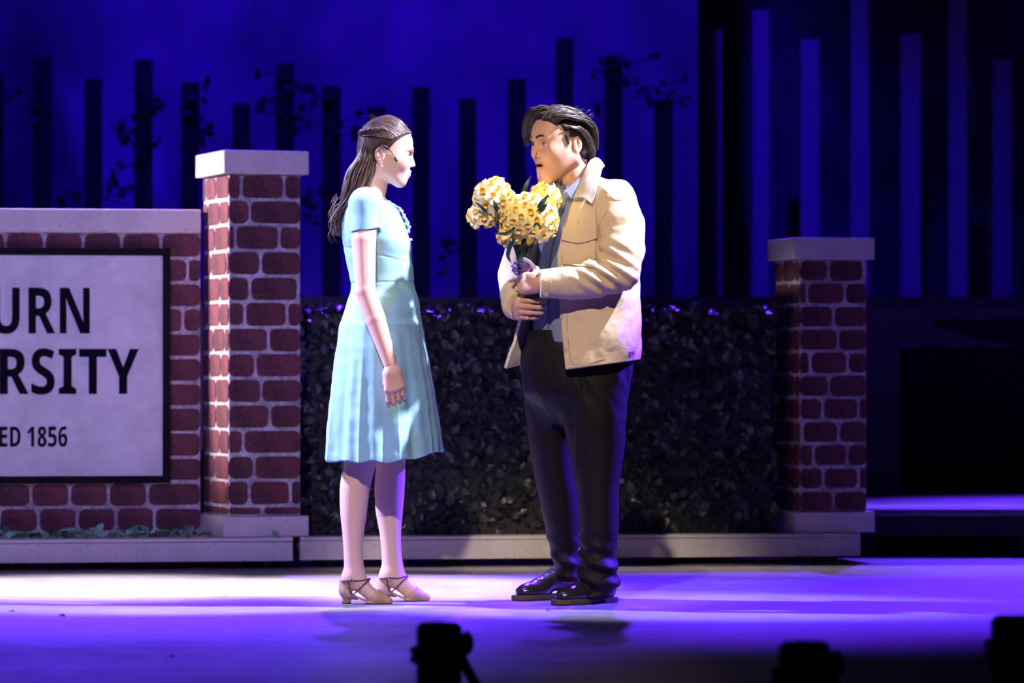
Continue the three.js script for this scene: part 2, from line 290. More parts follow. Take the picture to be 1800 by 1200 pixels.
const leafG = [leafGeo(.3, .3), leafGeo(.55, .1), leafGeo(.15, .6)];
const vineM = std(C(.02, .025, .02), .7, { side: THREE.DoubleSide });
[[40, 90, 150, 230], [118, 60, 330, 370], [250, 100, 150, 260], [225, 70, 230, 380], [340, 70, 150, 260], [205, 60, 320, 360], [495, 130, 120, 230], [545, 100, 150, 235], [560, 70, 320, 390], [610, 60, 200, 240], [800, 60, 420, 480], [1095, 150, 100, 200], [1170, 90, 140, 190]].forEach(([cx, w, y0, y1], vi) => {
  const z = -7.178, v = group('ivy_vine'), n = Math.max(6, Math.round((y1 - y0 + w) / 10)), p0 = at(cx - w * .4, y0, z), pts = [];
  for (let i = 0; i <= 6; i++) pts.push(at(cx + Math.sin(i * 1.7 + cx) * w * .42, mix(y0, y1, i / 6), z + .004 * Math.sin(i)));
  mesh('stem', tube(pts, .004, 5, 1, 0, 24), vineM, v); const c = new THREE.CatmullRomCurve3(pts);
  for (let i = 0; i < n; i++) { const l = mesh('leaf', leafG[i % 3], vineM, v); l.position.copy(c.getPoint(rnd())).add(V(rr(-.02, .02), rr(-.02, .02), .015)); l.rotation.set(rr(-.5, .5), rr(-.6, .6), rr(0, 6.28)); l.scale.setScalar(rr(.035, .06)); }
  tag(v, ['upper dark vine on the vined slat above the sign lettering', 'low dark vine beside the plain slat above the sign lettering', 'upper dark vine on the tall slat above the sign corner', 'lower dark vine on the tall slat above the sign corner', 'dark vine on the slat above the end of the wall cap', 'low dark vine between the slats above the wall cap', 'dark vine crowning the tall slat above the taller pillar', 'dark vine trailing from the crowned slat towards the woman', 'low dark vine between the taller pillar and the woman', 'small dark vine just behind the hair of the woman', 'small low dark vine midway between the two people', 'dark vine on the slat behind the shoulder of the man', 'dark vine on the slat next to the side wall'][vi], 'vine', 'vines on the dark slats');
});

// ---- painted brick pieces
function roundRect(w, h, r) {
  const s = new THREE.Shape(), q = (cx, cy, a0) => { for (let i = 0; i <= 2; i++) { const a = a0 + i / 2 * Math.PI / 2; s[first ? 'moveTo' : 'lineTo'](cx + r * Math.cos(a) + rr(-.0015, .0015), cy + r * Math.sin(a) + rr(-.0015, .0015)); first = false; } };
  let first = true; r = Math.min(r, w / 2.2, h / 2.2); q(w / 2 - r, h / 2 - r, 0); q(-w / 2 + r, h / 2 - r, Math.PI / 2); q(-w / 2 + r, -h / 2 + r, Math.PI); q(w / 2 - r, -h / 2 + r, Math.PI * 1.5); s.closePath(); return s;
}
// bricks on a face whose lower left corner is the origin of `face` (x right, y up, z out)
function brickFace(parent, frame, W, H, pitch, joints, opt = {}) {
  const gap = .0115, rows = Math.ceil(H / pitch);
  for (let i = 0; i < rows; i++) {
    const y1 = H - i * pitch, y0 = Math.max(0, y1 - pitch), J = [0, ...joints(i), W];
    for (let k = 0; k + 1 < J.length; k++) {
      const a = J[k] + (k ? gap / 2 : 0), b = J[k + 1] - (k + 2 < J.length ? gap / 2 : 0), w = b - a, h = y1 - y0 - gap; if (w < .012 || h < .012) continue;
      if (opt.skip && opt.skip((a + b) / 2, (y0 + y1) / 2, w, h)) continue;
      const g = new THREE.ExtrudeGeometry(roundRect(w - rr(0, .004), h - rr(0, .006), Math.min(.022, w * .3)), { depth: .004, bevelEnabled: false });
      const o = mesh('brick', g, M.brick[Math.floor(rnd() * 4)], parent); o.applyMatrix4(frame.clone().multiply(new THREE.Matrix4().makeTranslation((a + b) / 2, (y0 + y1) / 2, -.0005)));
    }
  }
}
function pillar(label, corner, yaw, W, Dp, y0, y1, baseH, capH, pitch, jf, jl, oh) {
  const p = group('brick_pillar', V(corner.x, 0, corner.z)); // local: x along the front, -z back
  p.rotation.y = yaw;
  const add = (n, w, h, d, x, y, z, m) => { const o = mesh(n, uvMetres(box(w, h, d, .004)), m, p); o.position.set(x, y, z); return o; };
  add('core', W, y1 - capH - y0 - baseH, Dp, W / 2, (y1 - capH + y0 + baseH) / 2, -Dp / 2, M.mortar);
  add('cap', W + 2 * oh, capH, Dp + 2 * oh, W / 2, y1 - capH / 2, -Dp / 2, M.white);
  add('base', W + 2 * oh, baseH, Dp + 2 * oh, W / 2, y0 + baseH / 2, -Dp / 2, M.white);
  const H = y1 - capH - y0 - baseH;
  brickFace(p, new THREE.Matrix4().makeTranslation(0, y0 + baseH, 0), W, H, pitch, i => (jf[i] ?? [.5]).map(t => t * W));
  brickFace(p, new THREE.Matrix4().makeRotationY(-Math.PI / 2).setPosition(0, y0 + baseH, -Dp), Dp, H, pitch, i => (jl[i % jl.length]).map(t => t * Dp));
  tag(p, label, 'pillar'); return p;
}
const DEG = Math.PI / 180;
const platTop = .132;
const cornerL = at(402, 640, -2.34), cornerR = at(1406, 640, -2.76);
pillar('taller red brick pillar with white cap at the sign wall', cornerL, 20 * DEG, .32, .40, platTop + .001, at(0, 263, -2.3).y, .088, .1, .1095,
  [[.17, .77], [.29], [.09, .70], [.44], [.29, .97], [.22, .81], [.55], [.37], [.45], [.57], [.2], [.35], [.28, .86], [.47]], [[.1, .5], [.17, .65], [.45], [.3, .92], [.67], [.12, .65], [.4, .85], [.25, .7], [.5]], .03);
pillar('shorter red brick pillar with white cap at the hedge end', cornerR, 13 * DEG, .306, .36, platTop + .001, at(0, 416, -2.66).y, .092, .094, .1015,
  [[.43, .96], [.1, .68], [.5], [.57], [.15, .72], [.43], [.34, .88], [.03, .58], [.2, .71], [.35, .88], [.5]], [[.3, .8], [.55], [.4, .9], [.2, .7], [.6]], .03);

// ---- rolling platforms
function rollingPlatform(label, left, right, yaw, depth, wheels) {
  const W = left.distanceTo(right), p = group('rolling_platform', V(left.x, 0, left.z)); p.rotation.y = yaw;
  const fb = mesh('front_board', uvMetres(box(W, .082, .02, .003)), M.white, p); fb.position.set(W / 2, .073, -.01);
  const tp = mesh('deck', uvMetres(box(W, .016, depth, .003)), M.white, p); tp.position.set(W / 2, platTop - .008, -depth / 2 + .003);
  for (const x of [.01, W - .01]) { const e = mesh('end_board', uvMetres(box(.02, .08, depth - .03)), M.white, p); e.position.set(x, .073, -depth / 2 - .012); }
  for (const t of wheels) for (const z of [-.1, -depth + .12]) {
    const w = mesh('castor', new THREE.CylinderGeometry(.03, .03, .03, 16).rotateX(Math.PI / 2), M.rubber, p); w.position.set(t * W, .03, z);
    const f = mesh('castor_fork', box(.05, .03, .045), M.black, w); f.position.set(0, .03, 0);
  }
  tag(p, label, 'platform'); return p;
}
const lf0 = at(515, 640, -2.32), ly = 9 * DEG, lDir = V(Math.cos(ly), 0, -Math.sin(ly));
const platL = rollingPlatform('white rolling platform under the brick sign wall', lf0.clone().addScaledVector(lDir, -2.9), lf0, ly, .85, [.3, .62, .64, .925, .965].slice(0, 5));
const rf0 = at(528, 640, -2.38), ry_ = 8.5 * DEG, rDir = V(Math.cos(ry_), 0, -Math.sin(ry_));
const rW = 2.465, platR = rollingPlatform('white rolling platform under the dark hedge', rf0, rf0.clone().addScaledVector(rDir, rW), ry_, .5, [.05, .28, .52, .76, .9, .955]);

// ---- brick sign wall
{
  const end = at(352, 640, -2.66), W = 2.6, w = group('brick_sign_wall', V(end.x, 0, end.z)); w.rotation.y = ly; // local x runs left (negative)
  const top = at(0, 368, -2.62).y, capH = .102, y0 = platTop + .001;
  const core = mesh('core', uvMetres(box(W, top - capH - y0, .2)), M.mortar, w); core.position.set(-W / 2, (top - capH + y0) / 2, -.1);
  const cap = mesh('cap', uvMetres(box(W + .02, capH, .26, .004)), M.white, w); cap.position.set(-W / 2 - .01, top - capH / 2, -.1 + .0);
  const s = 1 / 405, sx0 = -(352 - 285) * s, sTop = at(0, 449, -2.6).y, sBot = at(0, 836, -2.6).y, sW = .68 * 2;
  brickFace(w, new THREE.Matrix4().makeTranslation(-W, y0, 0), W, top - capH - y0, .1085, i => { const a = []; const off = i === 0 ? .005 : [.005, .055, .0, .075, .005, .02, .1, .03, .09, .014, .062, .03, .0][i] ?? 0; for (let x = W - off - (i % 2 ? .0 : .168); x > .02; x -= .168) if (x < W - .03) a.unshift(x); return a; },
    { skip: (x, y, bw, bh) => { const X = x - W, Y = y + y0; return X + bw / 2 < sx0 - .01 && X - bw / 2 > sx0 - sW + .01 && Y + bh / 2 < sTop - .01 && Y - bh / 2 > sBot + .01; } });
  tag(w, 'low red brick wall with a white cap, carrying the sign', 'wall');
  // sign
  const sg = group('sign_board', V(0, 0, 0)); sg.position.copy(w.position); sg.rotation.y = ly;
  const texSign = dataTex(512, 512, (u, v) => { const n = .9 + .07 * fbm(u * 5, v * 5, 2.2, 4) + .03 * fbm(u * 20, v * 20, 6, 2); return [n, n, n]; });
  const gB = uvMetres(box(sW, sTop - sBot, .016)), bd = mesh('panel', gB, std(C(.78, .77, .78), .6, { map: texSign }), sg); bd.position.set(sx0 - sW / 2, (sTop + sBot) / 2, .017);
  const fm = new THREE.MeshPhysicalMaterial({ color: C(.006, .005, .008), roughness: .7, specularIntensity: .25 }), fw = .032;
  for (const [n, fwid, fh, x, y] of [['frame_bar', sW + 2 * fw, fw, sx0 - sW / 2, sTop + fw / 2], ['frame_bar', sW + 2 * fw, fw, sx0 - sW / 2, sBot - fw / 2], ['frame_bar', fw, sTop - sBot, sx0 + fw / 2, (sTop + sBot) / 2], ['frame_bar', fw, sTop - sBot, sx0 - sW - fw / 2, (sTop + sBot) / 2]]) { const o = mesh(n, box(fwid, fh, .03, .003), fm, sg); o.position.set(x, y, .02); }
  const font = await new FontLoader().loadAsync('fonts/droid/droid_sans_bold.typeface.json'), ink = new THREE.MeshPhysicalMaterial({ color: C(.005, .004, .012), roughness: .8, specularIntensity: .15 });
  const line = (txt, rightPx, capTopPx, baseVal, widthPerRef, refTxt) => {
    const H = (baseVal - capTopPx) * s, mk = t => { const g = new TextGeometry(t, { font, size: 1, depth: .01, curveSegments: 6 }); g.computeBoundingBox(); return g; };
    const g = mk(txt), ref = mk(refTxt), k = widthPerRef * s / (ref.boundingBox.max.x - ref.boundingBox.min.x), capH2 = mk('I').boundingBox.max.y, sy = H / capH2;
    g.scale(k, sy, .2); g.computeBoundingBox(); const o = mesh('lettering', g, ink, sg); o.position.set(-(352 - rightPx) * s - g.boundingBox.max.x, at(0, baseVal, -2.6).y, .0252);
  };
  line('AUBURN', 157, 506, 586, 107, 'RN'); line('UNIVERSITY', 243, 613, 692, 188, 'SITY'); line('FOUNDED 1856', 118, 749, 784, 118, 'ED 1856');
  tag(sg, 'white university sign with dark lettering in a black frame', 'sign');
}
// ---- leaves lying along the ledge before the sign wall
{
  const gm = [C(.04, .22, .09), C(.07, .36, .16), C(.25, .55, .38)].map(c => std(c, .5, { side: THREE.DoubleSide }));
  for (let i = 0; i < 120; i++) {
    const t = (i + rnd()) / 120, p = lf0.clone().addScaledVector(lDir, -.38 - t * 1.15), o = mesh('fallen_leaf', leafG[i % 3], gm[Math.floor(rnd() * 3)]);
    p.addScaledVector(V(-Math.sin(ly), 0, -Math.cos(ly)), rr(.02, .26)); o.position.set(p.x, platTop + .012, p.z); o.rotation.set(-Math.PI / 2 + rr(-.1, .6), rr(-.3, .3), rr(0, 6.28), 'YXZ'); o.rotation.y = rr(0, 6.28); o.scale.setScalar(rr(.04, .07)); o.updateMatrixWorld(); o.position.y += platTop + .0015 - new THREE.Box3().setFromObject(o, true).min.y;
    tag(o, 'green leaf lying on the ledge before the brick sign wall', 'leaf', 'green leaves on the platform ledge');
  }
  const o = mesh('fallen_leaf', leafG[0], gm[0]), q = at(490, 943, -2.31); o.position.set(q.x, platTop + .003, q.z + .005); o.rotation.set(-.25, .2, .7); o.scale.setScalar(.04); tag(o, 'dark leaf propped at the foot of the taller pillar', 'leaf');
  const pm = [std(C(.7, .2, .25), .6, { side: THREE.DoubleSide }), std(C(.03, .06, .04), .6, { side: THREE.DoubleSide }), std(C(.6, .3, .15), .6, { side: THREE.DoubleSide })];
  [[793, 1031, 0], [1080, 1104, 2], [970, 1073, 1], [395, 1046, 1], [307, 1158, 1], [1195, 1068, 2], [605, 1067, 1], [103, 1083, 1], [20, 1074, 1]].forEach(([a, b, k]) => { const z = DIST - 5854 / (b - HOR), p = at(a, b, z), d = mesh('petal_scrap', leafG[k], pm[k]); d.position.set(p.x, .004, p.z); d.rotation.set(-Math.PI / 2 + .25, 0, rr(0, 6)); d.scale.setScalar(.028); tag(d, ['small red petal scrap on the stage floor', 'small dark scrap lying on the stage floor', 'small orange petal scrap on the stage floor'][k], 'scrap', ['red scraps', 'dark floor scraps', 'orange floor scraps'][k]); });
}
// ---- hedge of crumpled dark leaves
{
  const hz = at(0, 0, 0), h0 = rf0.clone().addScaledVector(rDir, .045).addScaledVector(V(-Math.sin(ry_), 0, -Math.cos(ry_)), .1), W = 2.06, H = at(0, 540, -2.55).y - platTop, Dp = .26;
  const hd = group('hedge', V(h0.x, platTop + .001, h0.z)); hd.rotation.y = ry_;
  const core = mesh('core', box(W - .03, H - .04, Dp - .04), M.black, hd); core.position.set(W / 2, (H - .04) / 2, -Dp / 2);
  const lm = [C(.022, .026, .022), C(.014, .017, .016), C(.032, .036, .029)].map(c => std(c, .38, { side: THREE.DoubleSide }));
  const rest = lm.map((m, k) => []), put = (x, y, z, face, i) => {
    const q = new THREE.Object3D(); q.position.set(x, y, z); q.rotation.set(rr(-1, .5) + (face ? -1.2 : 0), rr(-.9, .9), rr(-1.2, 1.2) + (rnd() < .5 ? Math.PI : 0), 'ZXY'); const s = rr(.032, .062); q.scale.set(s, s, s); q.updateMatrix(); return q;
  };
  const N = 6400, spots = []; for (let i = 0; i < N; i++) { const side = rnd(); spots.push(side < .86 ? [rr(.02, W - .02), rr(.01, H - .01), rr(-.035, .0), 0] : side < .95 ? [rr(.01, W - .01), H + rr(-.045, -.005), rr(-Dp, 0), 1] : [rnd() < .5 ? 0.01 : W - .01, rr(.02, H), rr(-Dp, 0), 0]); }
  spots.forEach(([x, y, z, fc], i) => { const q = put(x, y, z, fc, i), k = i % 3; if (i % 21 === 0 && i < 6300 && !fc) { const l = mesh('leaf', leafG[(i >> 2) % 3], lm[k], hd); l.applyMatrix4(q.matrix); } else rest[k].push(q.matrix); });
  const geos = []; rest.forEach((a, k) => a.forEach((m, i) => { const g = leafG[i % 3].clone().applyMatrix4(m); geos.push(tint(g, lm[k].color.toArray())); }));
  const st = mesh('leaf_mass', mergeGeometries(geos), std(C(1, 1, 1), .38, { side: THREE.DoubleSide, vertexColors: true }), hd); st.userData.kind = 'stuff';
  tag(hd, 'long low hedge of crumpled dark leaves between the pillars', 'hedge');
}
// ---- mooring posts and ropes in front of the stage
{
  const wood = std(C(.012, .011, .012), .9), rope = std(C(.02, .018, .02), .9);
  const post = (label, pxc, pxw, top, z, ropes) => {
    const c = at(pxc, top, z), r = pxw / 2 / (FOC / (DIST - z)), g = group('mooring_post', V(c.x, -1.299, z)), H = c.y + 1.3;
    mesh('timber', new THREE.LatheGeometry([[.001, 0], [r, 0], [r * .98, H * .5], [r, H - .012], [r - .01, H], [.001, H + .002]].map(a => new THREE.Vector2(...a)), 20), wood, g);
    mesh('rope_wrap', mergeGeometries([0, 1].map(i => new THREE.TorusGeometry(r + .006, .012, 8, 24).rotateX(Math.PI / 2).translate(0, H - .07 - i * .022, 0))), rope, g);
    mesh('knot', new THREE.IcosahedronGeometry(.024, 2).scale(.8, 1.3, 1).translate(r + .012, H - .05, .01), rope, g);
    for (const [dx, dy] of ropes) mesh('hanging_rope', tube([[Math.sign(dx) * r * .9, H - .08, .02], [dx * .35, H - .08 + dy * .5, .03], [dx * .7, H - .08 + dy * .86, .03], [dx, H - .08 + dy, .02]], .014, 8, 1, 0, 20), rope, g);
    tag(g, label, 'post');
  };
  post('dark round mooring post with a rope trailing down one side', 772, 80, 1095, 4.3, [[.36, -.24]]);
  post('blurred dark mooring post with ropes sloping down both sides', 1414, 92, 1128, 5.2, [[.2, -.12], [.42, -.3], [-.2, -.2]]);
  post('tall black mooring post without any hanging rope', 1790, 98, 1083, 4.6, []);
}
// ------------------------------------------------------------------ people
const skinTex = dataTex(256, 256, (u, v) => { const n = .5 + .3 * tileN(u, v, 120, 3) + .2 * (rnd() - .5); return [n, n, n]; }, false);
// head in its own frame: x forward, y up, z to the person's right, origin between the ears
function headShape(o) {
  const W = o.w, parts = [], S = (f, ...a) => a.length;
  const dr = o.drop ?? 0; let d = uni(.03, ell(.018, .05 - (.086 - (o.cran ?? .086)) * .4, 0, .094, o.cran ?? .086, .072 * W), ell(.062, -.012, 0, .05, .088, .057 * W), ell(.03, -.02, 0, .06, .06, .064 * W));
  for (const s of [-1, 1]) {
    d = uni(.024, d, cone([.0, -.045, s * .05 * W], [.074, -.084 - dr, s * .016], .018 * o.jaw, .017 * o.jaw)); // jaw line
    d = uni(.02, d, ell(.078, -.018, s * .036 * W, .022, .024, .02)); // cheek bone
    d = uni(.014, d, cone([.098, .03, s * .036], [.109, .028, s * .012], .009 * o.brow, .010 * o.brow)); // brow
  }
  d = uni(.02, d, ball(.084, -.088 - dr, 0, .019 * o.jaw), ball(.090, -.06 - dr * .5, 0, .02)); // chin, mouth mound
  for (const s of [-1, 1]) d = sub(.014, d, ell(.112, .006, s * .031, .014, .012, .018)); // eye sockets
  // nose
  d = uni(.010, d, cone([.106, .016, 0], [.119 + o.nose, -.024, 0], .0068, .0088));
  for (const s of [-1, 1]) d = uni(.006, d, ell(.108, -.029, s * .0105, .0095, .0075, .0068));
  for (const s of [-1, 1]) d = sub(.003, d, ell(.1115, -.0365, s * .006, .004, .0022, .0028));
  // lips
  const up = uni(.004, cone([.098, -.0545, -.019 * o.mw], [.1125, -.0505, -.004], .003 * o.lp, .0055 * o.lp), cone([.098, -.0545, .019 * o.mw], [.1125, -.0505, .004], .003 * o.lp, .0055 * o.lp)), low = uni(.004, cone([.097, -.0575 - o.open * .5, -.016 * o.mw], [.110, -.0625 - o.open, 0], .003 * o.lp, .0062 * o.lp), cone([.097, -.0575 - o.open * .5, .016 * o.mw], [.110, -.0625 - o.open, 0], .003 * o.lp, .0062 * o.lp));
  d = uni(.006, d, up, low);
  d = sub(.002, d, (x, y, z) => { const w = 1 - (z / (.0165 * o.mw)) ** 2; return x < .09 ? .01 : Math.abs(y + .0565 + o.open * .5) - (w > 0 ? (.0008 + o.open * .8) * Math.sqrt(w) : -.003); });
  // eyelids: shell around each eyeball with an opening
  for (const s of [-1, 1]) {
    const e = [.0925, .0065, s * .031];
    let lid = ell(...e, .0142, .0138, .0155); lid = sub(.002, lid, (x, y, z) => { const yy = (y - e[1] - .0005) / .0058, zz = (z - e[2]) / .0135; return x < e[0] ? .02 : (Math.hypot(yy, zz) - 1) * .005; });
    d = uni(.005, d, lid);
  }
  // ears
  for (const s of [-1, 1]) {
    const z = s * .071 * W; let ear = uni(.006, ell(-.006, .0, z, .017, .026, .0075), ell(-.002, -.026, z - s * .003, .009, .010, .0055));
    ear = sub(.005, ear, ell(-.001, -.002, z + s * .0065, .0108, .0165, .0062)); ear = uni(.003, ear, cone([.007, .006, z], [.006, -.016, z], .003, .0035), cone([-.012, .010, z + s * .001], [-.008, -.014, z + s * .001], .003, .003));
    d = uni(.006, d, ear);
  }
  return d;
}
function headColour(o) { // plain skin, with lips of their own colour
  return (x, y, z) => {
    const az = Math.abs(z), u = Math.abs(y + .052) < .0048, l = Math.abs(y + .0625 + o.open) < .0056;
    return x > .09 && (u || l) && az < .019 * o.mw ? o.lip : o.skin;
  };
}
const surfX = (f, y, z, lift = 0) => { let x = .16; for (let i = 0; i < 200; i++) { const d = f(x, y, z) - lift; if (d < .0003) break; x -= Math.max(.0003, d * .7); } return V(x, y, z); };
const lidLine = (s, r) => tube(Array.from({ length: 9 }, (_, i) => { const dz = (i / 8 - .5) * .025, dy = .0056 * Math.sqrt(Math.max(0, 1 - (dz / .0138) ** 2)); return V(.0925 + Math.sqrt(.0149 ** 2 - dy * dy - dz * dz * .86), .0072 + dy, s * .031 + dz); }), Array.from({ length: 9 }, (_, i) => r * (.4 + .6 * Math.sin(Math.PI * (i + 1) / 10))), 5, .8, 0, 24);
function eyeGeo(look, iris) { // ball looking along `look`
  const g = new THREE.SphereGeometry(.0122, 48, 32), p = g.attributes.position, l = look.clone().normalize();
  return tint(g, i => { const a = l.angleTo(V(p.getX(i), p.getY(i), p.getZ(i))); return a < .17 ? [.005, .005, .006] : a < .46 ? iris : a < .5 ? [.02, .02, .03] : [.72, .68, .66]; });
}
const basis = (fwd, up) => { const f = fwd.clone().normalize(), r = f.clone().cross(up).normalize(), u = r.clone().cross(f); return new THREE.Matrix4().makeBasis(f, u, r); };
function scaleM(s) { return new THREE.Matrix4().makeScale(s, s, s); }
// a lock of hair: flattened tapered tube through points
const lock = (pts, r, flat = .55, roll = 0, seg = 14, tip = .25) => { const n = pts.length; return tube(pts, pts.map((_, i) => r * (i === 0 ? .55 : mix(1, tip, Math.max(0, (i / (n - 1) - .4) / .6)))), 6, flat, roll, seg); };
// hand: palm frame given by wrist, palm direction, back-of-hand normal; curl per finger in radians per joint
function hand(wrist, dir, back, side, curl, spread = .04, s = 1, thumb = { out: .7, curl: .5, fwd: .35 }) {
  const d = dir.clone().normalize(), b = back.clone().addScaledVector(d, -back.dot(d)).normalize(), t = d.clone().cross(b).multiplyScalar(side).normalize(); // t towards the thumb
  const P = (u, v, w) => wrist.clone().addScaledVector(d, u * s).addScaledVector(t, v * s).addScaledVector(b, w * s);
  const palmF = uni(.02 * s, cone(P(0, 0, 0), P(.02, .0, 0), .026 * s, .025 * s), cone(P(.02, .018, 0), P(.082, .028, .002), .0165 * s, .0135 * s), cone(P(.02, .004, .001), P(.086, .009, .004), .0165 * s, .0135 * s), cone(P(.02, -.01, 0), P(.082, -.011, .002), .0165 * s, .013 * s), cone(P(.02, -.018, -.001), P(.074, -.029, -.001), .0155 * s, .012 * s));
  let f = palmF; const len = [[.042, .027, .02], [.046, .03, .021], [.042, .028, .02], [.033, .022, .018]], base = [[.085, .029, .001], [.089, .0095, .003], [.085, -.0105, .001], [.077, -.0285, -.002]], R = [.0092, .0094, .009, .0081], tips = [];
  for (let k = 0; k < 4; k++) {
    let a = 0, p = P(...base[k]); const pts = [p], sp = (1.5 - k) * spread, rad = [R[k] * 1.08 * s];
    for (let j = 0; j < 3; j++) { a += curl[k][j]; const dd = d.clone().multiplyScalar(Math.cos(a)).addScaledVector(b, -Math.sin(a)).addScaledVector(t, sp * Math.cos(a)).normalize(); p = p.clone().addScaledVector(dd, len[k][j] * s); pts.push(p); rad.push(R[k] * (1 - .11 * (j + 1)) * s); }
    f = uni(.005 * s, f, chain(pts, rad)); tips.push(p);
  }
  const o = thumb, td = d.clone().multiplyScalar(Math.cos(o.out)).addScaledVector(t, Math.sin(o.out)).addScaledVector(b, -o.fwd).normalize(), td2 = td.clone().multiplyScalar(Math.cos(o.curl)).addScaledVector(d, Math.sin(o.curl)).normalize(), t0 = P(.022, .02, -.004), t1 = t0.clone().addScaledVector(td, .042 * s), t2 = t1.clone().addScaledVector(td2, .033 * s), t3 = t2.clone().addScaledVector(td2.clone().addScaledVector(b, -.15).normalize(), .026 * s);
  f = uni(.01 * s, f, chain([t0, t1, t2, t3], [.0165 * s, .0125 * s, .0108 * s, .0088 * s]));
  return { f, tips, c: P(.08, 0, 0) };
}
const handMesh = (h, colour, s = 1) => solid(h.f, [h.c.x - .15, h.c.y - .15, h.c.z - .15], [h.c.x + .15, h.c.y + .15, h.c.z + .15], .0026, colour);
// ------------------------------------------------------------------ woman in the aqua dress, in profile facing the man
{
  const person = group('person', V(X0(665), 0, 0)), off = new THREE.Matrix4().makeTranslation(-X0(665), 0, 0);
  const add = (n, g, m, parent = person) => mesh(n, parent === person ? g.applyMatrix4(off) : g.applyMatrix4(off), m, parent);
  const skin = [.62, .375, .3], o = { w: .95, jaw: .92, brow: .85, nose: .003, open: 0, mw: 1.05, lp: 1.1, drop: .003, skin, lip: [.55, .24, .22] };
  const row = (py, l, r, hz, cz = 0) => [Y0(py), (X0(l) + X0(r)) / 2, cz, (X0(r) - X0(l)) / 2, hz];
  // legs and far limbs
  const legN = col([row(770, 598, 668, .066, .085), row(810, 606, 664, .058, .085), row(840, 601, 656, .053, .085), row(862, 599, 651, .051, .085), row(900, 600, 647, .047, .085), row(940, 604, 641, .038, .085), row(975, 606, 640, .034, .085), row(1000, 606, 643, .034, .085), row(1018, 602, 648, .033, .085)]);
  const legF = col([row(770, 656, 722, .066, -.085), row(810, 660, 712.5, .056, -.085), row(840, 658, 711, .053, -.085), row(862, 657, 710, .052, -.085), row(900, 659, 707, .047, -.085), row(940, 666, 704, .038, -.085), row(975, 669, 705, .034, -.085), row(1000, 669, 709, .034, -.085), row(1018, 664, 714, .033, -.085)]);
  const footAt = (dx, z, k) => uni(.018, cone([X0(618 + dx), Y0(1012), z], [X0(616 + dx), Y0(1022), z], .028, .026), cone([X0(622 + dx), Y0(1014), z], [X0(660 + dx * k), Y0(1046), z + .012], .03, .024), cone([X0(660 + dx), Y0(1046), z + .008], [X0(683 + dx), Y0(1053), z + .002], .023, .013));
  const footN = footAt(0, .085, 1), footF = footAt(64, -.085, 1);
  const torso = col([row(350, 628, 668, .08), row(372, 614, 694, .13), row(430, 612, 712, .12), row(500, 624, 718, .11), row(560, 612, 730, .14), row(640, 606, 730, .15), row(780, 605, 725, .15)]);
  const sh = V(X0(645), Y0(366), .158), elb = V(X0(646), Y0(513), .212), wr = V(X0(690), Y0(640), .24);
  const armN = uni(.03, cone([X0(645), Y0(352), .11], sh, .045, .047), chain([sh, V(X0(642.5), Y0(425), .187), elb, V(X0(664), Y0(562), .222), wr], [.047, .0445, .0365, .037, .0255]));
  const armF = uni(.03, chain([V(X0(648), Y0(366), -.158), V(X0(655), Y0(513), -.2), V(X0(690), Y0(630), -.19)], [.045, .036, .027]), cone([X0(690), Y0(630), -.19], [X0(700), Y0(690), -.18], .027, .02));
  const neckF = cone([X0(660), Y0(312), 0], [X0(648), Y0(358), 0], .049, .055);
  const bodyF = uni(.02, torso, legN, legF, footN, footF, armN, armF, neckF, cone([X0(648), Y0(358), .02], [X0(645), Y0(362), .14], .045, .045), cone([X0(648), Y0(358), -.02], [X0(645), Y0(362), -.14], .045, .045));
  const sc = (x, y, z) => y < .6 ? [.6, .4, .35] : skin; // stockings below the hem, bare skin above
  const bodyG = solid(bodyF, [X0(560), -.01, -.3], [X0(800), Y0(318), .32], .008, sc);
  // head
  const hm = new THREE.Matrix4().makeTranslation(X0(669), Y0(272.5), 0).multiply(basis(V(1, -.1, -.04), V(0, 1, 0))).multiply(new THREE.Matrix4().makeScale(1, 1.0, 1));
  const hs = headShape(o), headG = solid(uni(.02, hs, cone([-.008, -.06, 0], [-.05, -.2, 0], .049, .053)), [-.1, -.13, -.1], [.14, .15, .1], .0022, headColour(o)).applyMatrix4(hm);
  const hN = hand(wr.clone().add(V(.004, -.012, .001)), V(.14, -1, .03), V(.05, 0, 1), 1, [[.25, .35, .2], [.3, .4, .25], [.3, .45, .25], [.3, .45, .3]], .03, .93, { out: .3, curl: .2, fwd: .55 });
  const handG = handMesh(hN, () => skin);
  add('body', merge([bodyG, headG, handG]), new THREE.MeshPhysicalMaterial({ vertexColors: true, roughness: .5, bumpMap: skinTex, bumpScale: .0004, sheen: .15 }));
  for (const s of [-1, 1]) { const e = eyeGeo(V(1, -.05, 0), [.05, .09, .14]).applyMatrix4(new THREE.Matrix4().makeTranslation(.0918, .0065, s * .031)).applyMatrix4(hm); add('eye', e, new THREE.MeshPhysicalMaterial({ vertexColors: true, roughness: .15 })); }
  for (const s of [-1, 1]) { const b = merge([0, 1, 2, 3].map(i => tube([surfX(hs, .0255 + i * .0013, s * .012), surfX(hs, .029 + i * .001, s * .022), surfX(hs, .0305 + i * .0007, s * .032), surfX(hs, .027 + i * .0004, s * .044)], [.0012, .0014, .0013, .0005], 5, .6, 0, 10))).applyMatrix4(hm); add('eyebrow', b, std(C(.13, .075, .05), .7)); add('eyelashes', merge([lidLine(s, .0013), ...[-2, -1, 0, 1, 2].map(i => tube([[.1045, .0105, s * (.031 + i * .005)], [.112, .0095, s * (.031 + i * .006)], [.1155, .012, s * (.031 + i * .0065)]], [.0009, .0007, .0003], 4))]).applyMatrix4(hm), std(C(.02, .015, .012), .6)); }
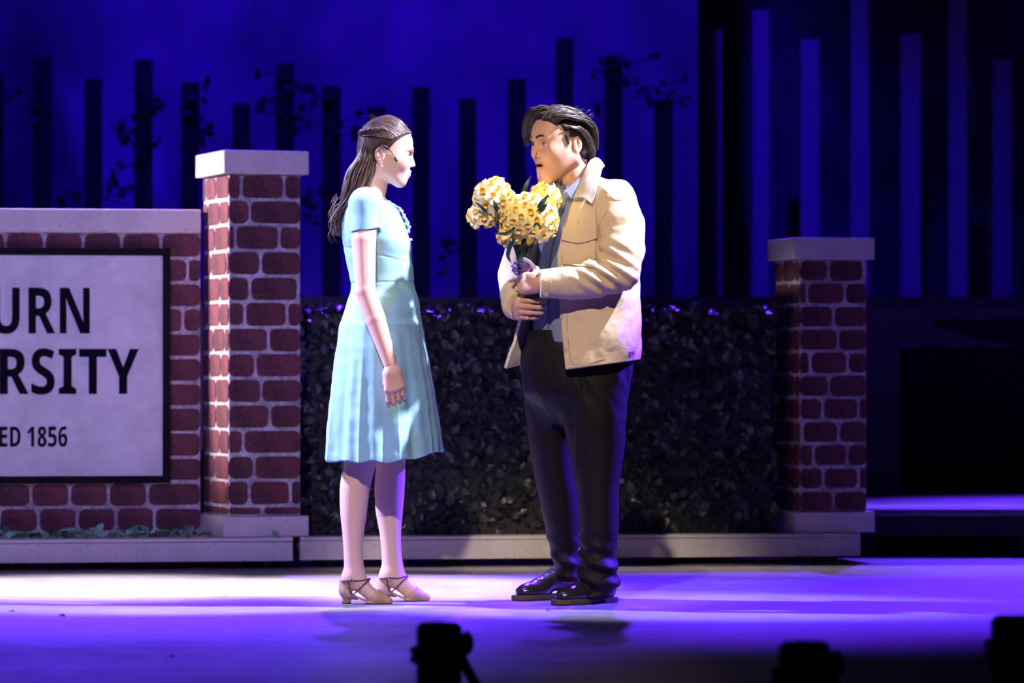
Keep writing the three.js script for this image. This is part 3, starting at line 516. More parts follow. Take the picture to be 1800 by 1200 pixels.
  // dress
  const pleat = (a, y) => { if (y > Y0(500)) return 1; const k = sstep(Y0(500), Y0(650), y), f = (1 - 2 * Math.pow(Math.abs(Math.sin(a * 4.5 + .4 + y * .3)), .7)) * .6 + Math.cos(a * 13 + 2.1 + y * 1.5) * .4 + Math.cos(a * 23 + 1 - y * 2) * .18; return 1 + k * f * .05 * (.3 + sstep(Y0(560), Y0(810), y)); };
  const bod = col([row(346, 626, 670, .085), row(354, 614, 684, .135), row(368, 604, 699, .155), row(393, 600, 711, .155), row(420, 602, 720, .15), row(436, 605, 724, .143), row(447, 606.5, 723, .138), row(470, 611, 726, .132), row(495, 616, 728, .13), row(508, 616.5, 730, .135), row(522, 613, 735, .15), row(545, 606, 739, .168), row(570, 597, 743, .186), row(650, 585.5, 757, .218), row(721, 577, 768, .24), row(793, 571.5, 777, .258), row(820, 570, 780, .262)], 0, pleat);
  const sleeve = uni(.03, cone([X0(645), Y0(356), .07], [X0(645), Y0(362), .15], .05, .056), cone([X0(645), Y0(364), .155], [X0(643.5), Y0(430), .185], .058, .052));
  const sleeveCut = (x, y, z) => (y - (Y0(407) + (x - X0(645)) * .17 - .02 * (z - .15)));
  const slN = (x, y, z) => Math.max(sleeve(x, y, z), -sleeveCut(x, y, z));
  const slF = (x, y, z) => slN(x, y, -z);
  const neckHole = uni(.02, cone([X0(652), Y0(320), 0], [X0(651), Y0(352), 0], .066, .062), cone([X0(660), Y0(335), 0], [X0(668), Y0(352), 0], .06, .05));
  const hem = (x, y, z) => (Y0(809) + .032 * sstep(X0(690), X0(785), x) + .004 * Math.sin(x * 60)) - y;
  const inner = col([row(590, 604, 736, .17), row(620, 596, 744, .19), row(650, 592, 750, .205), row(721, 583, 761, .228), row(830, 575, 773, .25)], 0, pleat);
  const folds = (x, y, z) => .0016 * noise(x * 9, y * 26, z * 9) + .0012 * noise(x * 40, y * 14, z * 40) * sstep(Y0(500), Y0(560), y) + .002 * noise(x * 16 + y * 9, y * 5, z * 16);
  const seam = (y, y0, w) => Math.exp(-(((y - y0) / w) ** 2));
  const dressF = (x, y, z) => { const b0 = bod(x, y, z); if (b0 > .16) return b0 - .06; let d = smin(b0, Math.min(slN(x, y, z), slF(x, y, z)), .018); d = Math.max(d, -neckHole(x, y, z)); d = Math.max(d, hem(x, y, z)); d = Math.max(d, -inner(x, y, z)); return d + folds(x, y, z) + .0025 * seam(y, Y0(496) + .004 * x, .003) + .002 * seam(y, Y0(455) + (x - X0(690)) * -.25, .003) * (y > Y0(480) ? 1 : 0); };
  const fab = new THREE.MeshPhysicalMaterial({ color: C(.2, .42, .5), roughness: .75, bumpMap: texWeave, bumpScale: .0004, sheen: .25, sheenColor: C(.7, .8, 1), sheenRoughness: .5 });
  texWeave.repeat.set(14, 14);
  const dress = add('dress', solid(dressF, [X0(555), Y0(830), -.3], [X0(795), Y0(325), .3], .0045), fab);
  // lace ruffle and buttons down the front
  const lace = std(C(.62, .78, .78), .8);
  for (const s of [-1, 1]) add('lace_ruffle', sheet(60, 5, (u, v) => { const p = new THREE.CatmullRomCurve3([V(X0(636), Y0(337), s * .05), V(X0(664), Y0(346), s * .062), V(X0(686), Y0(356), s * .045), V(X0(701), Y0(367), s * .02), V(X0(711), Y0(384), s * .016), V(X0(719), Y0(410), s * .014)]).getPoint(u); const w = v * .02 * (u < .9 ? 1 : (1 - u) * 10); return V(p.x + w * .5 + .004 * Math.sin(u * 90 + v * 2) * v, p.y - w * .25 + .004 * Math.cos(u * 70) * v, p.z + s * w * .7 + .003 * Math.sin(u * 80) * v); }, .0015), lace, dress);
  for (const [a, b] of [[704, 369], [710, 381], [714, 393], [718, 406], [722, 421]]) add('button', new THREE.SphereGeometry(.006, 14, 10).translate(X0(a), Y0(b), 0), lace, dress);
  // hair
  const hair = [], hc = [[.06, .031, .019], [.042, .022, .014], [.08, .044, .027], [.03, .016, .011]], L = (p, r, f, ro, seg, tip) => { const k = hc[Math.floor(rnd() * 4)]; hair.push(tint(lock(p, r, f, ro, seg, tip), k)); };
  const capF = sub(.006, uni(.02, ell(.012, .052, 0, .1, .0925, .0765), ell(-.03, .0, 0, .058, .075, .07)), ell(.130, -.028, 0, .12, .118, .2));
  const earHole = sub(.006, capF, uni(.01, ell(.0, .0, .075, .026, .03, .03), ell(.0, .0, -.075, .026, .03, .03)));
  hair.push(solid(earHole, [-.11, -.09, -.1], [.13, .16, .1], .0035, () => [.045, .024, .015]));
  const onCap = (az, el, up = 1.02) => V(.012 + .1 * up * Math.cos(el) * Math.cos(az), .052 + .0925 * up * Math.sin(el), .0765 * up * Math.cos(el) * Math.sin(az));
  for (const s of [-1, 1]) for (let i = 0; i < 120; i++) { // swept back to the tie at the back of the head
    const t = i / 119, az0 = s * mix(.05, 1.35, Math.pow(t, .8)), el0 = mix(.44, .06, t * t) + rr(-.03, .03), az1 = s * mix(2.4, 2.75, rnd()), el1 = mix(.55, .12, t) + rr(-.05, .05), pts = [];
    for (let k = 0; k <= 5; k++) { const q = k / 5; pts.push(onCap(mix(az0, az1, q), mix(el0, el1, q) + Math.sin(q * Math.PI) * mix(.85, .02, t), 1.0 + .035 * Math.sin(q * Math.PI) + rr(0, .02) + .012 * Math.sin(q * 9 + i))); }
    L(pts, rr(.0022, .0042), .6, rr(0, 3), 16, .8);
  }
  for (let i = 0; i < 5; i++) L([onCap(1.5 + i * .22, .34 - i * .03, 1.05), onCap(1.72 + i * .22, .42 - i * .04, 1.1), onCap(1.95 + i * .22, .30 - i * .03, 1.06)], .0095, .8, i, 10, .7); // twisted roll over the ear
  for (let i = 0; i < 5; i++) L([onCap(-1.5 - i * .22, .34 - i * .03, 1.05), onCap(-1.72 - i * .22, .42 - i * .04, 1.1), onCap(-1.95 - i * .22, .30 - i * .03, 1.06)], .0095, .8, i, 10, .7);
  const lx = px => X0(px) - X0(669), ly2 = py => Y0(py) - Y0(277);
  for (let i = 0; i < 420; i++) { // long wavy lengths over the shoulder blades
    const a = rnd(), zz = rr(-.062, .062), w = rr(0, 6.28), b = 1 - Math.abs(zz) / .09, end = rr(.62, 1), fr = a; // a: 0 back edge .. 1 front edge
    const key = [[632, 650, 252], [620, 655, 285], [606, 652, 315], [600, 638, 340], [590, 612, 360], [582, 604, 382], [580, 600, 402], [577, 594, 425]], n = Math.max(4, Math.round(8 * end)), pts = [];
    for (let k = 0; k < n; k++) { const q = key[k], wav = (.004 + .010 * k / 7) * Math.sin(k * 1.7 + w * .12 + a * 1.2); pts.push(V(lx(mix(q[0] + 6, q[1] + 4, fr)) - .0995 * ly2(q[2]) + wav + rr(-.002, .002), ly2(q[2]) + rr(-.004, .004), zz * (1 + .25 * Math.sin(k * .6)) * (k < 1 ? .8 : 1) + .006 * Math.cos(k * 1.3 + w))); }
    L(pts, rr(.0024, .0048), .6, rr(0, 3), 24, .15);
  }
  for (let i = 0; i < 26; i++) { const p = onCap(rr(-3, 3), rr(.5, 1.3), 1.02), d = V(rr(-.02, .015), rr(.004, .014), rr(-.012, .012)); hair.push(tint(tube([p, p.clone().add(d), p.clone().add(V(d.x * 2, d.y * .7, d.z * 1.8))], [.0007, .0005, .0003], 4, 1, 0, 8), hc[2])); }
  for (let i = 0; i < 26; i++) { const y = ly2(rr(350, 410)), x = lx(rr(588, 600)) - .0995 * y, z = rr(-.05, .05), s = rr(.6, 1.3); hair.push(tint(tube([V(x, y, z), V(x - .012 * s, y - .015 * s, z), V(x - .02 * s, y - .045 * s, z + .01), V(x - .005 * s, y - .065 * s, z)], [.001, .0009, .0007, .0004], 4, 1, 0, 10), hc[2])); }
  add('hair', merge(hair.map(g => { g.deleteAttribute('uv'); return g; })).applyMatrix4(hm), new THREE.MeshPhysicalMaterial({ vertexColors: true, roughness: .42, sheen: .3, sheenColor: C(.5, .4, .35) }));
  // shoes
  const shoeM = std(C(.5, .33, .27), .42), strapM = std(C(.1, .05, .04), .5), soleM = std(C(.2, .12, .09), .6);
  const shoe = (dx, z) => {
    const q = (px, py, zz = 0) => V(X0(px + dx), Y0(py), z + zz), f0 = footAt(dx, z, 1);
    const infl = (x, y, zz) => f0(x, y, zz) - .0045, vamp = (x, y, zz) => Math.max(infl(x, y, zz), -( (x - X0(660 + dx)) * .9 + (Y0(1038) - y) * .75)), counter = (x, y, zz) => Math.max(uni(.02, cone([X0(614 + dx), Y0(1018), z], [X0(612 + dx), Y0(1034), z], .033, .031), cone([X0(616 + dx), Y0(1036), z], [X0(640 + dx), Y0(1044), z], .026, .02))(x, y, zz), (x - X0(622 + dx)) * .9 - (Y0(1040) - y) * .8);
    const soleF = uni(.006, (x, y, zz) => { const t = clamp((x - X0(610 + dx)) / (X0(694 + dx) - X0(610 + dx)), 0, 1), yy = mix(Y0(1042), Y0(1060), sstep(.0, .72, t)), w = .022 + .016 * Math.sin(Math.PI * clamp(t * 1.05 - .12, 0, 1)); return Math.max(Math.abs(y - yy) - .0028, Math.hypot(Math.max(0, X0(612 + dx) - x, x - X0(686 + dx)), zz - z) - w); });
    const up = uni(.004, vamp, counter);
    const s = add('shoe', solid((x, y, zz) => Math.max(smin(up(x, y, zz), soleF(x, y, zz), .006), .0012 - y), [X0(590 + dx), -.005, z - .06], [X0(705 + dx), Y0(990), z + .07], .0032), shoeM);
    add('heel', merge([new THREE.LatheGeometry([[.001, 0], [.0165, 0], [.0155, .012], [.0145, .03], [.02, .05], [.026, .06], [.001, .062]].map(a => new THREE.Vector2(...a)), 20).scale(1.05, .86, 1).translate(X0(611 + dx), 0.0008, z)]), std(C(.36, .2, .16), .45), s);
    const st = (pts) => add('strap', tube(pts, .0028, 6, .8, 0, 20), strapM, s);
    st([q(603, 1018, .032), q(618, 1016.5, .04), q(636, 1017, .034), q(650, 1014, .012), q(652, 1014, -.01)]);
    st([q(623, 1042, .036), q(634, 1031, .038), q(646, 1020, .026), q(652, 1015, .006)]);
    st([q(620, 1041, .036), q(617, 1030, .038), q(615, 1018, .038)]);
    add('buckle', new THREE.TorusGeometry(.006, .0014, 6, 12).translate(X0(620 + dx), Y0(1016.5), z + .041), std(C(.6, .5, .4), .3, { metalness: 1 }), s);
    return s;
  };
  shoe(0, .085); shoe(64, -.085);
  tag(person, 'person in a pale aqua knee-length dress, in profile with arm hanging', 'person');
  // headset microphone
  const mic = group('headset_microphone'), blk = std(C(.03, .018, .015), .5), hp = p => V(...p).applyMatrix4(hm);
  mesh('boom', tube([[-.014, .004, .082], [.002, .031, .083], [.022, .027, .077], [.04, .01, .069], [.052, -.004, .068]].map(hp), .0019, 6, 1, 0, 24), blk, mic);
  mesh('capsule', new THREE.CapsuleGeometry(.0048, .012, 6, 12).rotateZ(.5).translate(...hp([.057, -.012, .068]).toArray()), blk, mic);
  mesh('cable', tube([[-.018, -.03, .07], [-.014, -.055, .062], [-.02, -.08, .058], [-.036, -.098, .056]].map(hp), .0014, 6, 1, 0, 20), blk, mic);
  tag(mic, 'thin dark headset microphone on the cheek of the woman', 'microphone');
}
// ------------------------------------------------------------------ man in the tan jacket, turned towards the woman
const manHands = {};
{
  const TH = 35 * DEG, YAW = Math.PI + TH, person = group('person', V(X0(1008), 0, 0)), off = new THREE.Matrix4().makeTranslation(-X0(1008), 0, 0);
  const add = (n, g, m, parent = person) => mesh(n, g.applyMatrix4(off), m, parent);
  const skin = [.56, .31, .225], o = { w: 1.04, jaw: 1.28, brow: 1.1, nose: .008, open: .0055, mw: 1.2, lp: 1.25, drop: .009, cran: .075, skin, lip: [.5, .22, .17] };
  const axU = (x, z) => -x * Math.cos(TH) + z * Math.sin(TH), axW = (x, z) => -x * Math.sin(TH) - z * Math.cos(TH);
  const trow = (py, c, A, B, cz = 0) => [Y0(py), X0(c), cz, A, B];
  // ---- torso under the clothes, arms, hands, head
  const shN = V(X0(1086), Y0(356), .175), elN = V(X0(1088), Y0(478), .255), wrN = V(X0(949), Y0(499), .235);
  const shF = V(X0(974), Y0(362), -.175), elF = V(X0(908), Y0(486), -.1), wrF = V(X0(913), Y0(540), .075);
  const torsoRows = [trow(330, 1018, .07, .1), trow(348, 1026, .1, .17), trow(372, 1031, .13, .205), trow(400, 1032, .15, .212), trow(450, 1029, .165, .21), trow(500, 1028, .173, .21), trow(560, 1027, .18, .215), trow(610, 1024, .185, .22), trow(640, 1020, .18, .215)];
  const shrink = (r, a, b) => r.map(q => [q[0], q[1], q[2], q[3] + a, q[4] + b]);
  const bodyF = uni(.03, col(shrink(torsoRows, -.03, -.035), YAW), cone([X0(1003), Y0(300), .02], [X0(1020), Y0(345), 0], .058, .058), chain([shN, elN, wrN], [.05, .045, .029]), chain([shF, elF, wrF], [.05, .045, .029]), cone([X0(968), Y0(640), -.08], [X0(998), Y0(1020), -.2], .075, .03), cone([X0(1050), Y0(640), .05], [X0(1054), Y0(1020), .05], .075, .035));
  const sc = () => skin;
  const bodyG = solid(bodyF, [X0(880), .05, -.3], [X0(1140), Y0(290), .36], .01, sc);
  const hc0 = V(X0(1012), Y0(256), .095), fw = V(-Math.cos(35 * DEG), -.09, Math.sin(35 * DEG)), bs = basis(fw, V(.03, 1, 0));
  const left = V(0, 0, -1).transformDirection(bs), hm = new THREE.Matrix4().makeTranslation(...hc0.addScaledVector(left, -.08).toArray()).multiply(bs).multiply(new THREE.Matrix4().makeScale(1.07, 1.15, 1.1));
  const flat = g => { const p = g.attributes.position; for (let i = 0; i < p.count; i++) { const y = p.getY(i); if (y > .055) p.setY(i, .055 + (y - .055) * mix(.68, .86, sstep(-.03, .08, p.getX(i)))); } return g; };
  const hs = headShape(o), headG = solid(uni(.02, hs, cone([-.015, -.06, 0], [-.05, -.16, 0], .056, .06)), [-.11, -.135, -.1], [.145, .15, .1], .0022, headColour(o)); flat(headG); headG.applyMatrix4(hm);
  const hN = hand(wrN.clone(), V(-.74, -.02, -.62), V(-.5, .2, .82), 1, [[.75, .9, .6], [.8, 1, .6], [.85, 1, .6], [.9, 1, .6]], .02, 1.05, { out: 1.0, curl: .9, fwd: .45 });
  const hF = hand(wrF.clone(), V(-.05, -.08, 1), V(-1, .05, .1), -1, [[1.25, .5, .25], [1.3, .45, .25], [1.3, .45, .25], [1.3, .5, .3]], .05, 1.06, { out: .75, curl: .6, fwd: .55 });
  const hcol = sc;
  add('body', merge([bodyG, headG, handMesh(hN, hcol), handMesh(hF, hcol)]), new THREE.MeshPhysicalMaterial({ vertexColors: true, roughness: .5, bumpMap: skinTex, bumpScale: .0005, sheen: .1 }));
  for (const s of [-1, 1]) {
    add('eye', eyeGeo(V(1, .02, s < 0 ? .12 : .12), [.06, .09, .12]).applyMatrix4(new THREE.Matrix4().makeTranslation(.0918, .0065, s * .031)).applyMatrix4(hm), new THREE.MeshPhysicalMaterial({ vertexColors: true, roughness: .15 }));
    add('eyelashes', lidLine(s, .0012).applyMatrix4(hm), std(C(.02, .013, .01), .6));
    add('eyebrow', merge([0, 1, 2, 3, 4].map(i => tube([surfX(hs, .0265 + i * .0014, s * .012), surfX(hs, .031 + i * .0013, s * .023), surfX(hs, .0335 + i * .0011, s * .033), surfX(hs, .0325 + i * .0008, s * .039, .0006), surfX(hs, .0295 + i * .0005, s * .044, .0008)], [.0018, .0019, .0018, .0014, .0005], 5, .6, 0, 12))).applyMatrix4(hm), std(C(.035, .022, .016), .7));
  }
  // ---- hair
  const hair = [], hcs = [[.022, .014, .012], [.034, .021, .016], [.015, .010, .010], [.045, .028, .02]], L = (p, r, f, ro, seg, tip) => hair.push(tint(lock(p.map(q => V(...q)), r, f, ro, seg, tip), hcs[Math.floor(rnd() * 4)]));
  const capF = sub(.008, sub(.006, uni(.02, ell(.006, .048, 0, .102, .08, .078), ell(-.035, .0, 0, .06, .06, .072)), ell(.135, -.038, 0, .128, .12, .17)), uni(.01, ell(.002, -.012, .08, .03, .034, .03), ell(.002, -.012, -.08, .03, .034, .03)));
  hair.push(solid(capF, [-.12, -.09, -.11], [.13, .17, .11], .0035, () => [.02, .013, .011]));
  const J = (a, s = .006) => a.map(v => v + rr(-s, s));
  for (let i = 0; i < 170; i++) { // fringe: lifted off the brow, then falling loosely over the far temple
    const t = rnd(), q = Math.pow(rnd(), 1.1), ey = rr(-.012, .05), M2 = (a, b) => J(a.map((v, k) => mix(v, b[k], q)), .005), wv = .004 * Math.sin(i * 1.3);
    L([M2([.045, .105, -.035 + t * .05], [.045, .125, -.03 + t * .05]), M2([.078, .108, -.015 + t * .055], [.08, .14, -.005 + t * .055]), M2([.098, .1, .012 + t * .04], [.106, .132, .018 + t * .05]), M2([.101, .078, .035 + t * .025], [.114, .1, .046 + t * .03 + wv]), M2([.096, .05, .053 + t * .014], [.11, .06 + wv, .062 + t * .022]), M2([.088, .018 + ey, .064], [.104 + wv, .012 + ey, .07 + t * .016])], rr(.0018, .0042), .6, rr(0, 3), 18, .25);
  }
  for (let i = 0; i < 60; i++) { const t = rnd(); L([J([.098 - t * .02, .092 - t * .012, -.018 - t * .042], .004), J([.075 - t * .01, .116 - t * .012, -.03 - t * .042], .004), J([.03, .125 - t * .01, -.04 - t * .04], .005), J([-.03, .115, -.045 - t * .035], .005)], rr(.002, .004), .6, rr(0, 3), 14, .5); }
  for (let i = 0; i < 190; i++) { const t = i / 189, w = rr(-.006, .006); L([J([.088 - .012 * t, mix(.105, .074, t), -mix(.02, .066, t)]), J([.055, mix(.134, .09, t) + rr(0, .008), -mix(.03, .08, t)]), J([.0, mix(.142, .09, t) + w, -mix(.035, .088, t)]), J([-.055, mix(.122, .066, t) - w, -mix(.03, .086, t)]), J([-.095, mix(.085, .03, t) + w, -mix(.02, .066, t)]), J([-.106, mix(.03, -.02, t), -mix(.01, .05, t)])], rr(.002, .0044), .6, rr(0, 3), 18, .35); }
  for (let i = 0; i < 170; i++) { const t = i / 169, w = rr(-.006, .006); L([J([.06, .128, mix(-.02, .06, t)]), J([.01, .142 - .02 * t + rr(0, .006), mix(-.03, .07, t)]), J([-.055, .118 - .03 * t + w, mix(-.02, .075, t)]), J([-.1, .07 - .03 * t, mix(-.015, .06, t)]), J([-.112, .015, mix(-.02, .045, t)]), J([-.1, -.035, mix(-.02, .04, t)])], rr(.002, .0046), .6, rr(0, 3), 18, .4); }
  for (const s of [-1, 1]) for (let i = 0; i < 110; i++) { const t = rnd(); L([J([.05 - t * .05, .062 - t * .01, s * .076], .005), J([.0 - t * .04, .052 - t * .02, s * .086], .004), J([-.045 - t * .02, .018 - t * .02, s * .08], .005), J([-.08, -.02 - t * .02, s * mix(.065, .03, t)], .005), J([-.086, -.055 - t * .01, s * mix(.05, .02, t)], .005)], rr(.0022, .0042), .6, rr(0, 3), 14, .4); }
  for (const s of [-1, 1]) for (let i = 0; i < 14; i++) L([J([.044 - rnd() * .02, .05, s * .075], .003), J([.043 - rnd() * .016, .028, s * .0765], .003), J([.036 - rnd() * .008, .004 + rr(-.01, .006), s * .0745], .003)], rr(.003, .0045), .5, rr(0, 3), 8, .2);
  for (let i = 0; i < 60; i++) { const a = rr(1.1, 2.9), b = rr(-1.2, 1.2), p = V(.006 + .106 * Math.cos(a), .055 + .092 * Math.sin(a), .07 * b * .8), d = V(rr(-.02, .0), rr(.0, .01), rr(-.01, .01)); hair.push(tint(tube([p, p.clone().add(d), p.clone().addScaledVector(d, 1.8).add(V(0, -.008, 0))], [.001, .0008, .0004], 4, 1, 0, 8), hcs[1])); }
  const hg = flat(merge(hair.map(g => { g.deleteAttribute('uv'); return g; }))), hp = hg.attributes.position; for (let i = 0; i < hp.count; i++) { const x = hp.getX(i), z = hp.getZ(i), k = sstep(.015, .085, z) * sstep(.04, .1, x) * sstep(.03, .07, hp.getY(i)); hp.setY(i, hp.getY(i) - .024 * k + .0035 * noise(x * 60, hp.getY(i) * 60, z * 60)); hp.setX(i, x - .006 * k); }
  add('hair', hg.applyMatrix4(hm), new THREE.MeshPhysicalMaterial({ vertexColors: true, roughness: .38, sheen: .3, sheenColor: C(.4, .4, .4) }));
  // place a picture point on a surface (first hit coming from the front)
  const onSurf = (f, px, py, lift = 0, z0 = .5) => { let z = z0; for (let i = 0; i < 400; i++) { const s = FOC / (DIST - z), x = (px - 900) / s, y = EYE + (HOR - py) / s, d = f(x, y, z) - lift; if (d < .0006) return V(x, y, z); z -= Math.max(d * .6, .0006); if (z < -.3) break; } const s = FOC / DIST; return V((px - 900) / s, EYE + (HOR - py) / s, 0); };
  // ---- shirt
  const shirtCol = col(shrink(torsoRows, -.004, -.01), YAW);
  const shA = uni(.02, shirtCol, cone([X0(1006), Y0(322), .015], [X0(1020), Y0(348), 0], .068, .078)), shB = cone([X0(1000), Y0(290), .03], [X0(1009), Y0(326), .02], .06, .062);
  const shirtF = (x, y, z) => { const hem = Y0(606) + .02 * Math.sin((x - X0(950)) * 30) * .3 - y; return Math.max(shA(x, y, z), hem, -shB(x, y, z)) + .004 * noise(x * 12 + y * 6, y * 9, z * 12) + .002 * noise(x * 30, y * 22, z * 30); };
  const shirtM = new THREE.MeshPhysicalMaterial({ color: C(.17, .2, .3), roughness: .85, bumpMap: texWeave, bumpScale: .0004, sheen: .2 });
  const shirt = add('shirt', solid(shirtF, [X0(900), Y0(625), -.26], [X0(1130), Y0(300), .26], .0055), shirtM);
  const curve2 = (A, B, lift = .008) => { const a = new THREE.CatmullRomCurve3(A.map(q => at(...q))), b = new THREE.CatmullRomCurve3(B.map(q => at(...q))); return (u, v) => { const p = a.getPoint(u).lerp(b.getPoint(u), v); p.y += lift * Math.sin(v * Math.PI); p.z += lift * Math.sin(v * Math.PI) * .5; return p; }; };
  add('collar', sheet(40, 8, curve2([[992, 336, .125], [1010, 321, .108], [1028, 299, .06], [1034, 288, -.02], [1010, 300, -.07], [976, 322, -.02], [974, 334, .06]], [[1004, 351, .155], [1020, 333, .145], [1037, 309, .1], [1042, 296, -.02], [1010, 312, -.1], [968, 332, -.02], [962, 346, .07]]), .004), shirtM, shirt);
  for (const [a, b] of [[992, 339], [985, 372], [966, 420], [957, 470], [954, 565]]) { const p = onSurf(shirtF, a, b, .002); add('button', new THREE.CylinderGeometry(.0055, .0055, .003, 14).rotateX(Math.PI / 2).rotateY(-.6).translate(p.x, p.y, p.z), std(C(.3, .3, .35), .4), shirt); }
  add('placket_seam', tube([[996, 350], [990, 372], [976, 410], [968, 450], [965, 500], [964, 560], [963, 600]].map(q => onSurf(shirtF, q[0], q[1], .001)), .0016, 5, 1, 0, 40), std(C(.08, .09, .16), .9), shirt);
  // ---- trousers
  const row = (py, l, r, cz, hz) => [Y0(py), (X0(l) + X0(r)) / 2, cz, (X0(r) - X0(l)) / 2, hz];
  const nearL = col([row(620, 985, 1110, .06, .12), row(690, 987, 1104, .065, .118), row(740, 990, 1101, .065, .112), row(777, 995, 1099, .062, .106), row(815, 1004, 1094, .06, .1), row(855, 1011, 1088, .058, .094), row(914, 1017, 1088, .055, .09), row(972, 1017, 1084, .052, .088), row(1000, 1014, 1085, .052, .09), row(1022, 1016, 1088, .05, .09), row(1046, 1022, 1084, .05, .088)]);
  const farL = col([row(620, 918, 1030, -.07, .115), row(700, 921, 1012, -.08, .112), row(777, 929, 1006, -.1, .1), row(830, 939, 1012, -.12, .094), row(875, 948, 1018, -.135, .09), row(953, 964, 1021, -.165, .082), row(988, 973, 1022, -.175, .08), row(1012, 981, 1022, -.185, .08), row(1026, 986, 1020, -.19, .078)]);
  const hips = col([row(575, 925, 1112, 0, .16), row(640, 917, 1111, 0, .172), row(690, 922, 1103, 0, .16), row(715, 945, 1085, 0, .12), row(745, 965, 1040, 0, .06)]);
  const trB = uni(.03, hips, nearL, farL), trF = (x, y, z) => { const b0 = trB(x, y, z); if (Math.abs(b0) > .05) return b0; const k = sstep(.32, .08, y), k2 = sstep(.5, .75, y); return b0 + .0045 * noise(x * 9, y * 5 + x * 6, z * 9) + k * (.012 * noise(x * 7 + 3, y * 26 + x * 12, z * 7) + .006 * Math.sin(y * 95 + x * 24 + z * 14)) + k2 * .004 * noise(x * 26 + y * 14, y * 6, z * 24) - .004 * Math.exp(-(((x - X0(1010) - (y - .5) * .05) / .006) ** 2)) * (z > .05 ? 1 : 0); };
  const trousers = add('trousers', solid(trF, [X0(895), Y0(1050), -.32], [X0(1125), Y0(580), .24], .006), new THREE.MeshPhysicalMaterial({ color: C(.007, .005, .006), roughness: .6, specularIntensity: .35, bumpMap: texWeave, bumpScale: .0003, sheen: 0 }));
  // ---- jacket
  const jRows = shrink(torsoRows, .012, .022).concat([trow(665, 1020, .2, .245)]); jRows[6][4] += .004; jRows[7][4] += .008; jRows[8][4] += .012; jRows[8][3] += .01;
  const jt = col(jRows, YAW);
  const slvN = chain([V(X0(1080), Y0(358), .16), V(X0(1090), Y0(400), .2), V(X0(1091), Y0(440), .23), V(X0(1087), Y0(481), .25), V(X0(1040), Y0(494), .262), V(X0(1000), Y0(500), .255), V(X0(946), Y0(501), .24)], [.078, .084, .08, .073, .066, .058, .051]);
  const slvF = chain([shF, V(X0(928), Y0(425), -.14), V(X0(908), Y0(484), -.09), V(X0(907), Y0(515), .0), V(X0(907), Y0(537), .06)], [.078, .078, .068, .058, .052]);
  const nb = V(X0(1022), Y0(338), 0), shoulders = uni(.03, cone(nb, [X0(1080), Y0(356), .15], .07, .074), cone(nb, [X0(974), Y0(360), -.16], .07, .072));
  const edgeX = y => { const py = 1058 - y * 479, k = [[340, 1012], [354, 1006], [400, 990], [446, 979], [500, 980], [553, 984], [600, 988], [655, 993]]; let i = 0; while (i < k.length - 2 && py > k[i + 1][0]) i++; return X0(mix(k[i][1], k[i + 1][1], clamp((py - k[i][0]) / (k[i + 1][0] - k[i][0]), 0, 1))); };
  const wr = (x, y, z) => .0035 * noise(x * 8 + y * 5, y * 10, z * 8) + .0045 * noise(x * 18 - y * 9 + 4, y * 14 + z * 8, z * 10) * sstep(-.02, .02, x - X0(985)) + .0015 * noise(x * 40, y * 40, z * 40);
  const elbow = (x, y, z) => { const d = Math.hypot(x - X0(1062), y - Y0(478), (z - .28) * .7); return d < .2 ? .012 * Math.exp(-((d / .08) ** 2)) * Math.sin((x * .7 + y * 1.1) * 120) : 0; };
  const sleevesF = (x, y, z) => { const a = Math.max(slvN(x, y, z), X0(948) - x), b = Math.max(slvF(x, y, z), (z - .065) * .8 + (x - X0(908)) * .45 + (Y0(546) - y) * .1 - .01); return Math.min(a, b); };
  const nkC = cone([X0(1000), Y0(290), .03], [X0(1014), Y0(335), .02], .074, .078);
  const torsoF = (x, y, z) => { const t = smin(jt(x, y, z), shoulders(x, y, z), .03); return Math.abs(t) > .04 ? t : t + wr(x, y, z); };
  const slvF2 = (x, y, z) => { const t = sleevesF(x, y, z); return Math.abs(t) > .04 ? t : t + wr(x, y, z) + elbow(x, y, z); };
  const outer = (x, y, z) => smin(torsoF(x, y, z), slvF2(x, y, z), .012);
  const jacketF = (x, y, z) => {
    const d = torsoF(x, y, z); let r = Math.max(d, -(d + .013)); const s0 = slvF2(x, y, z), sl = Math.max(s0, -(s0 + .012));
    if (r < .06) {
      const cx = X0(1026), u = axU(x - cx, z), w = axW(x - cx, z), open = Math.max(x - edgeX(y), .03 - u, (w * .72 - u * .69));
      r = Math.max(r, -open, -nkC(x, y, z), Y0(650) + (x - X0(992)) * .137 - y);
    }
    return smin(r, sl, .012);
  };
  const texCord = dataTex(256, 256, (u, v) => { const n = .5 + .3 * tileN(u, v, 50, 2) + .35 * (rnd() - .5); return [n, n, n]; }, false); texCord.repeat.set(4, 4);
  const tan = new THREE.MeshPhysicalMaterial({ color: C(.58, .45, .31), roughness: .85, bumpMap: texCord, bumpScale: .0008, sheen: .2, sheenColor: C(.9, .85, .8) });
  const jacket = add('jacket', solid(jacketF, [X0(855), Y0(662), -.3], [X0(1145), Y0(312), .37], .0048), tan);
  const fleece = std(C(.66, .58, .52), .95, { bumpMap: texFleece, bumpScale: .004 }); texFleece.repeat.set(5, 5);
  add('collar', sheet(48, 10, curve2([[1009, 350, .16], [1022, 322, .135], [1035, 290, .07], [1040, 281, -.02], [1012, 292, -.1], [970, 320, -.06], [956, 342, .03]], [[1041, 359, .2], [1051, 326, .185], [1056, 300, .11], [1058, 293, -.03], [1012, 306, -.16], [958, 328, -.1], [940, 352, .0]], .014), .012), fleece, jacket);
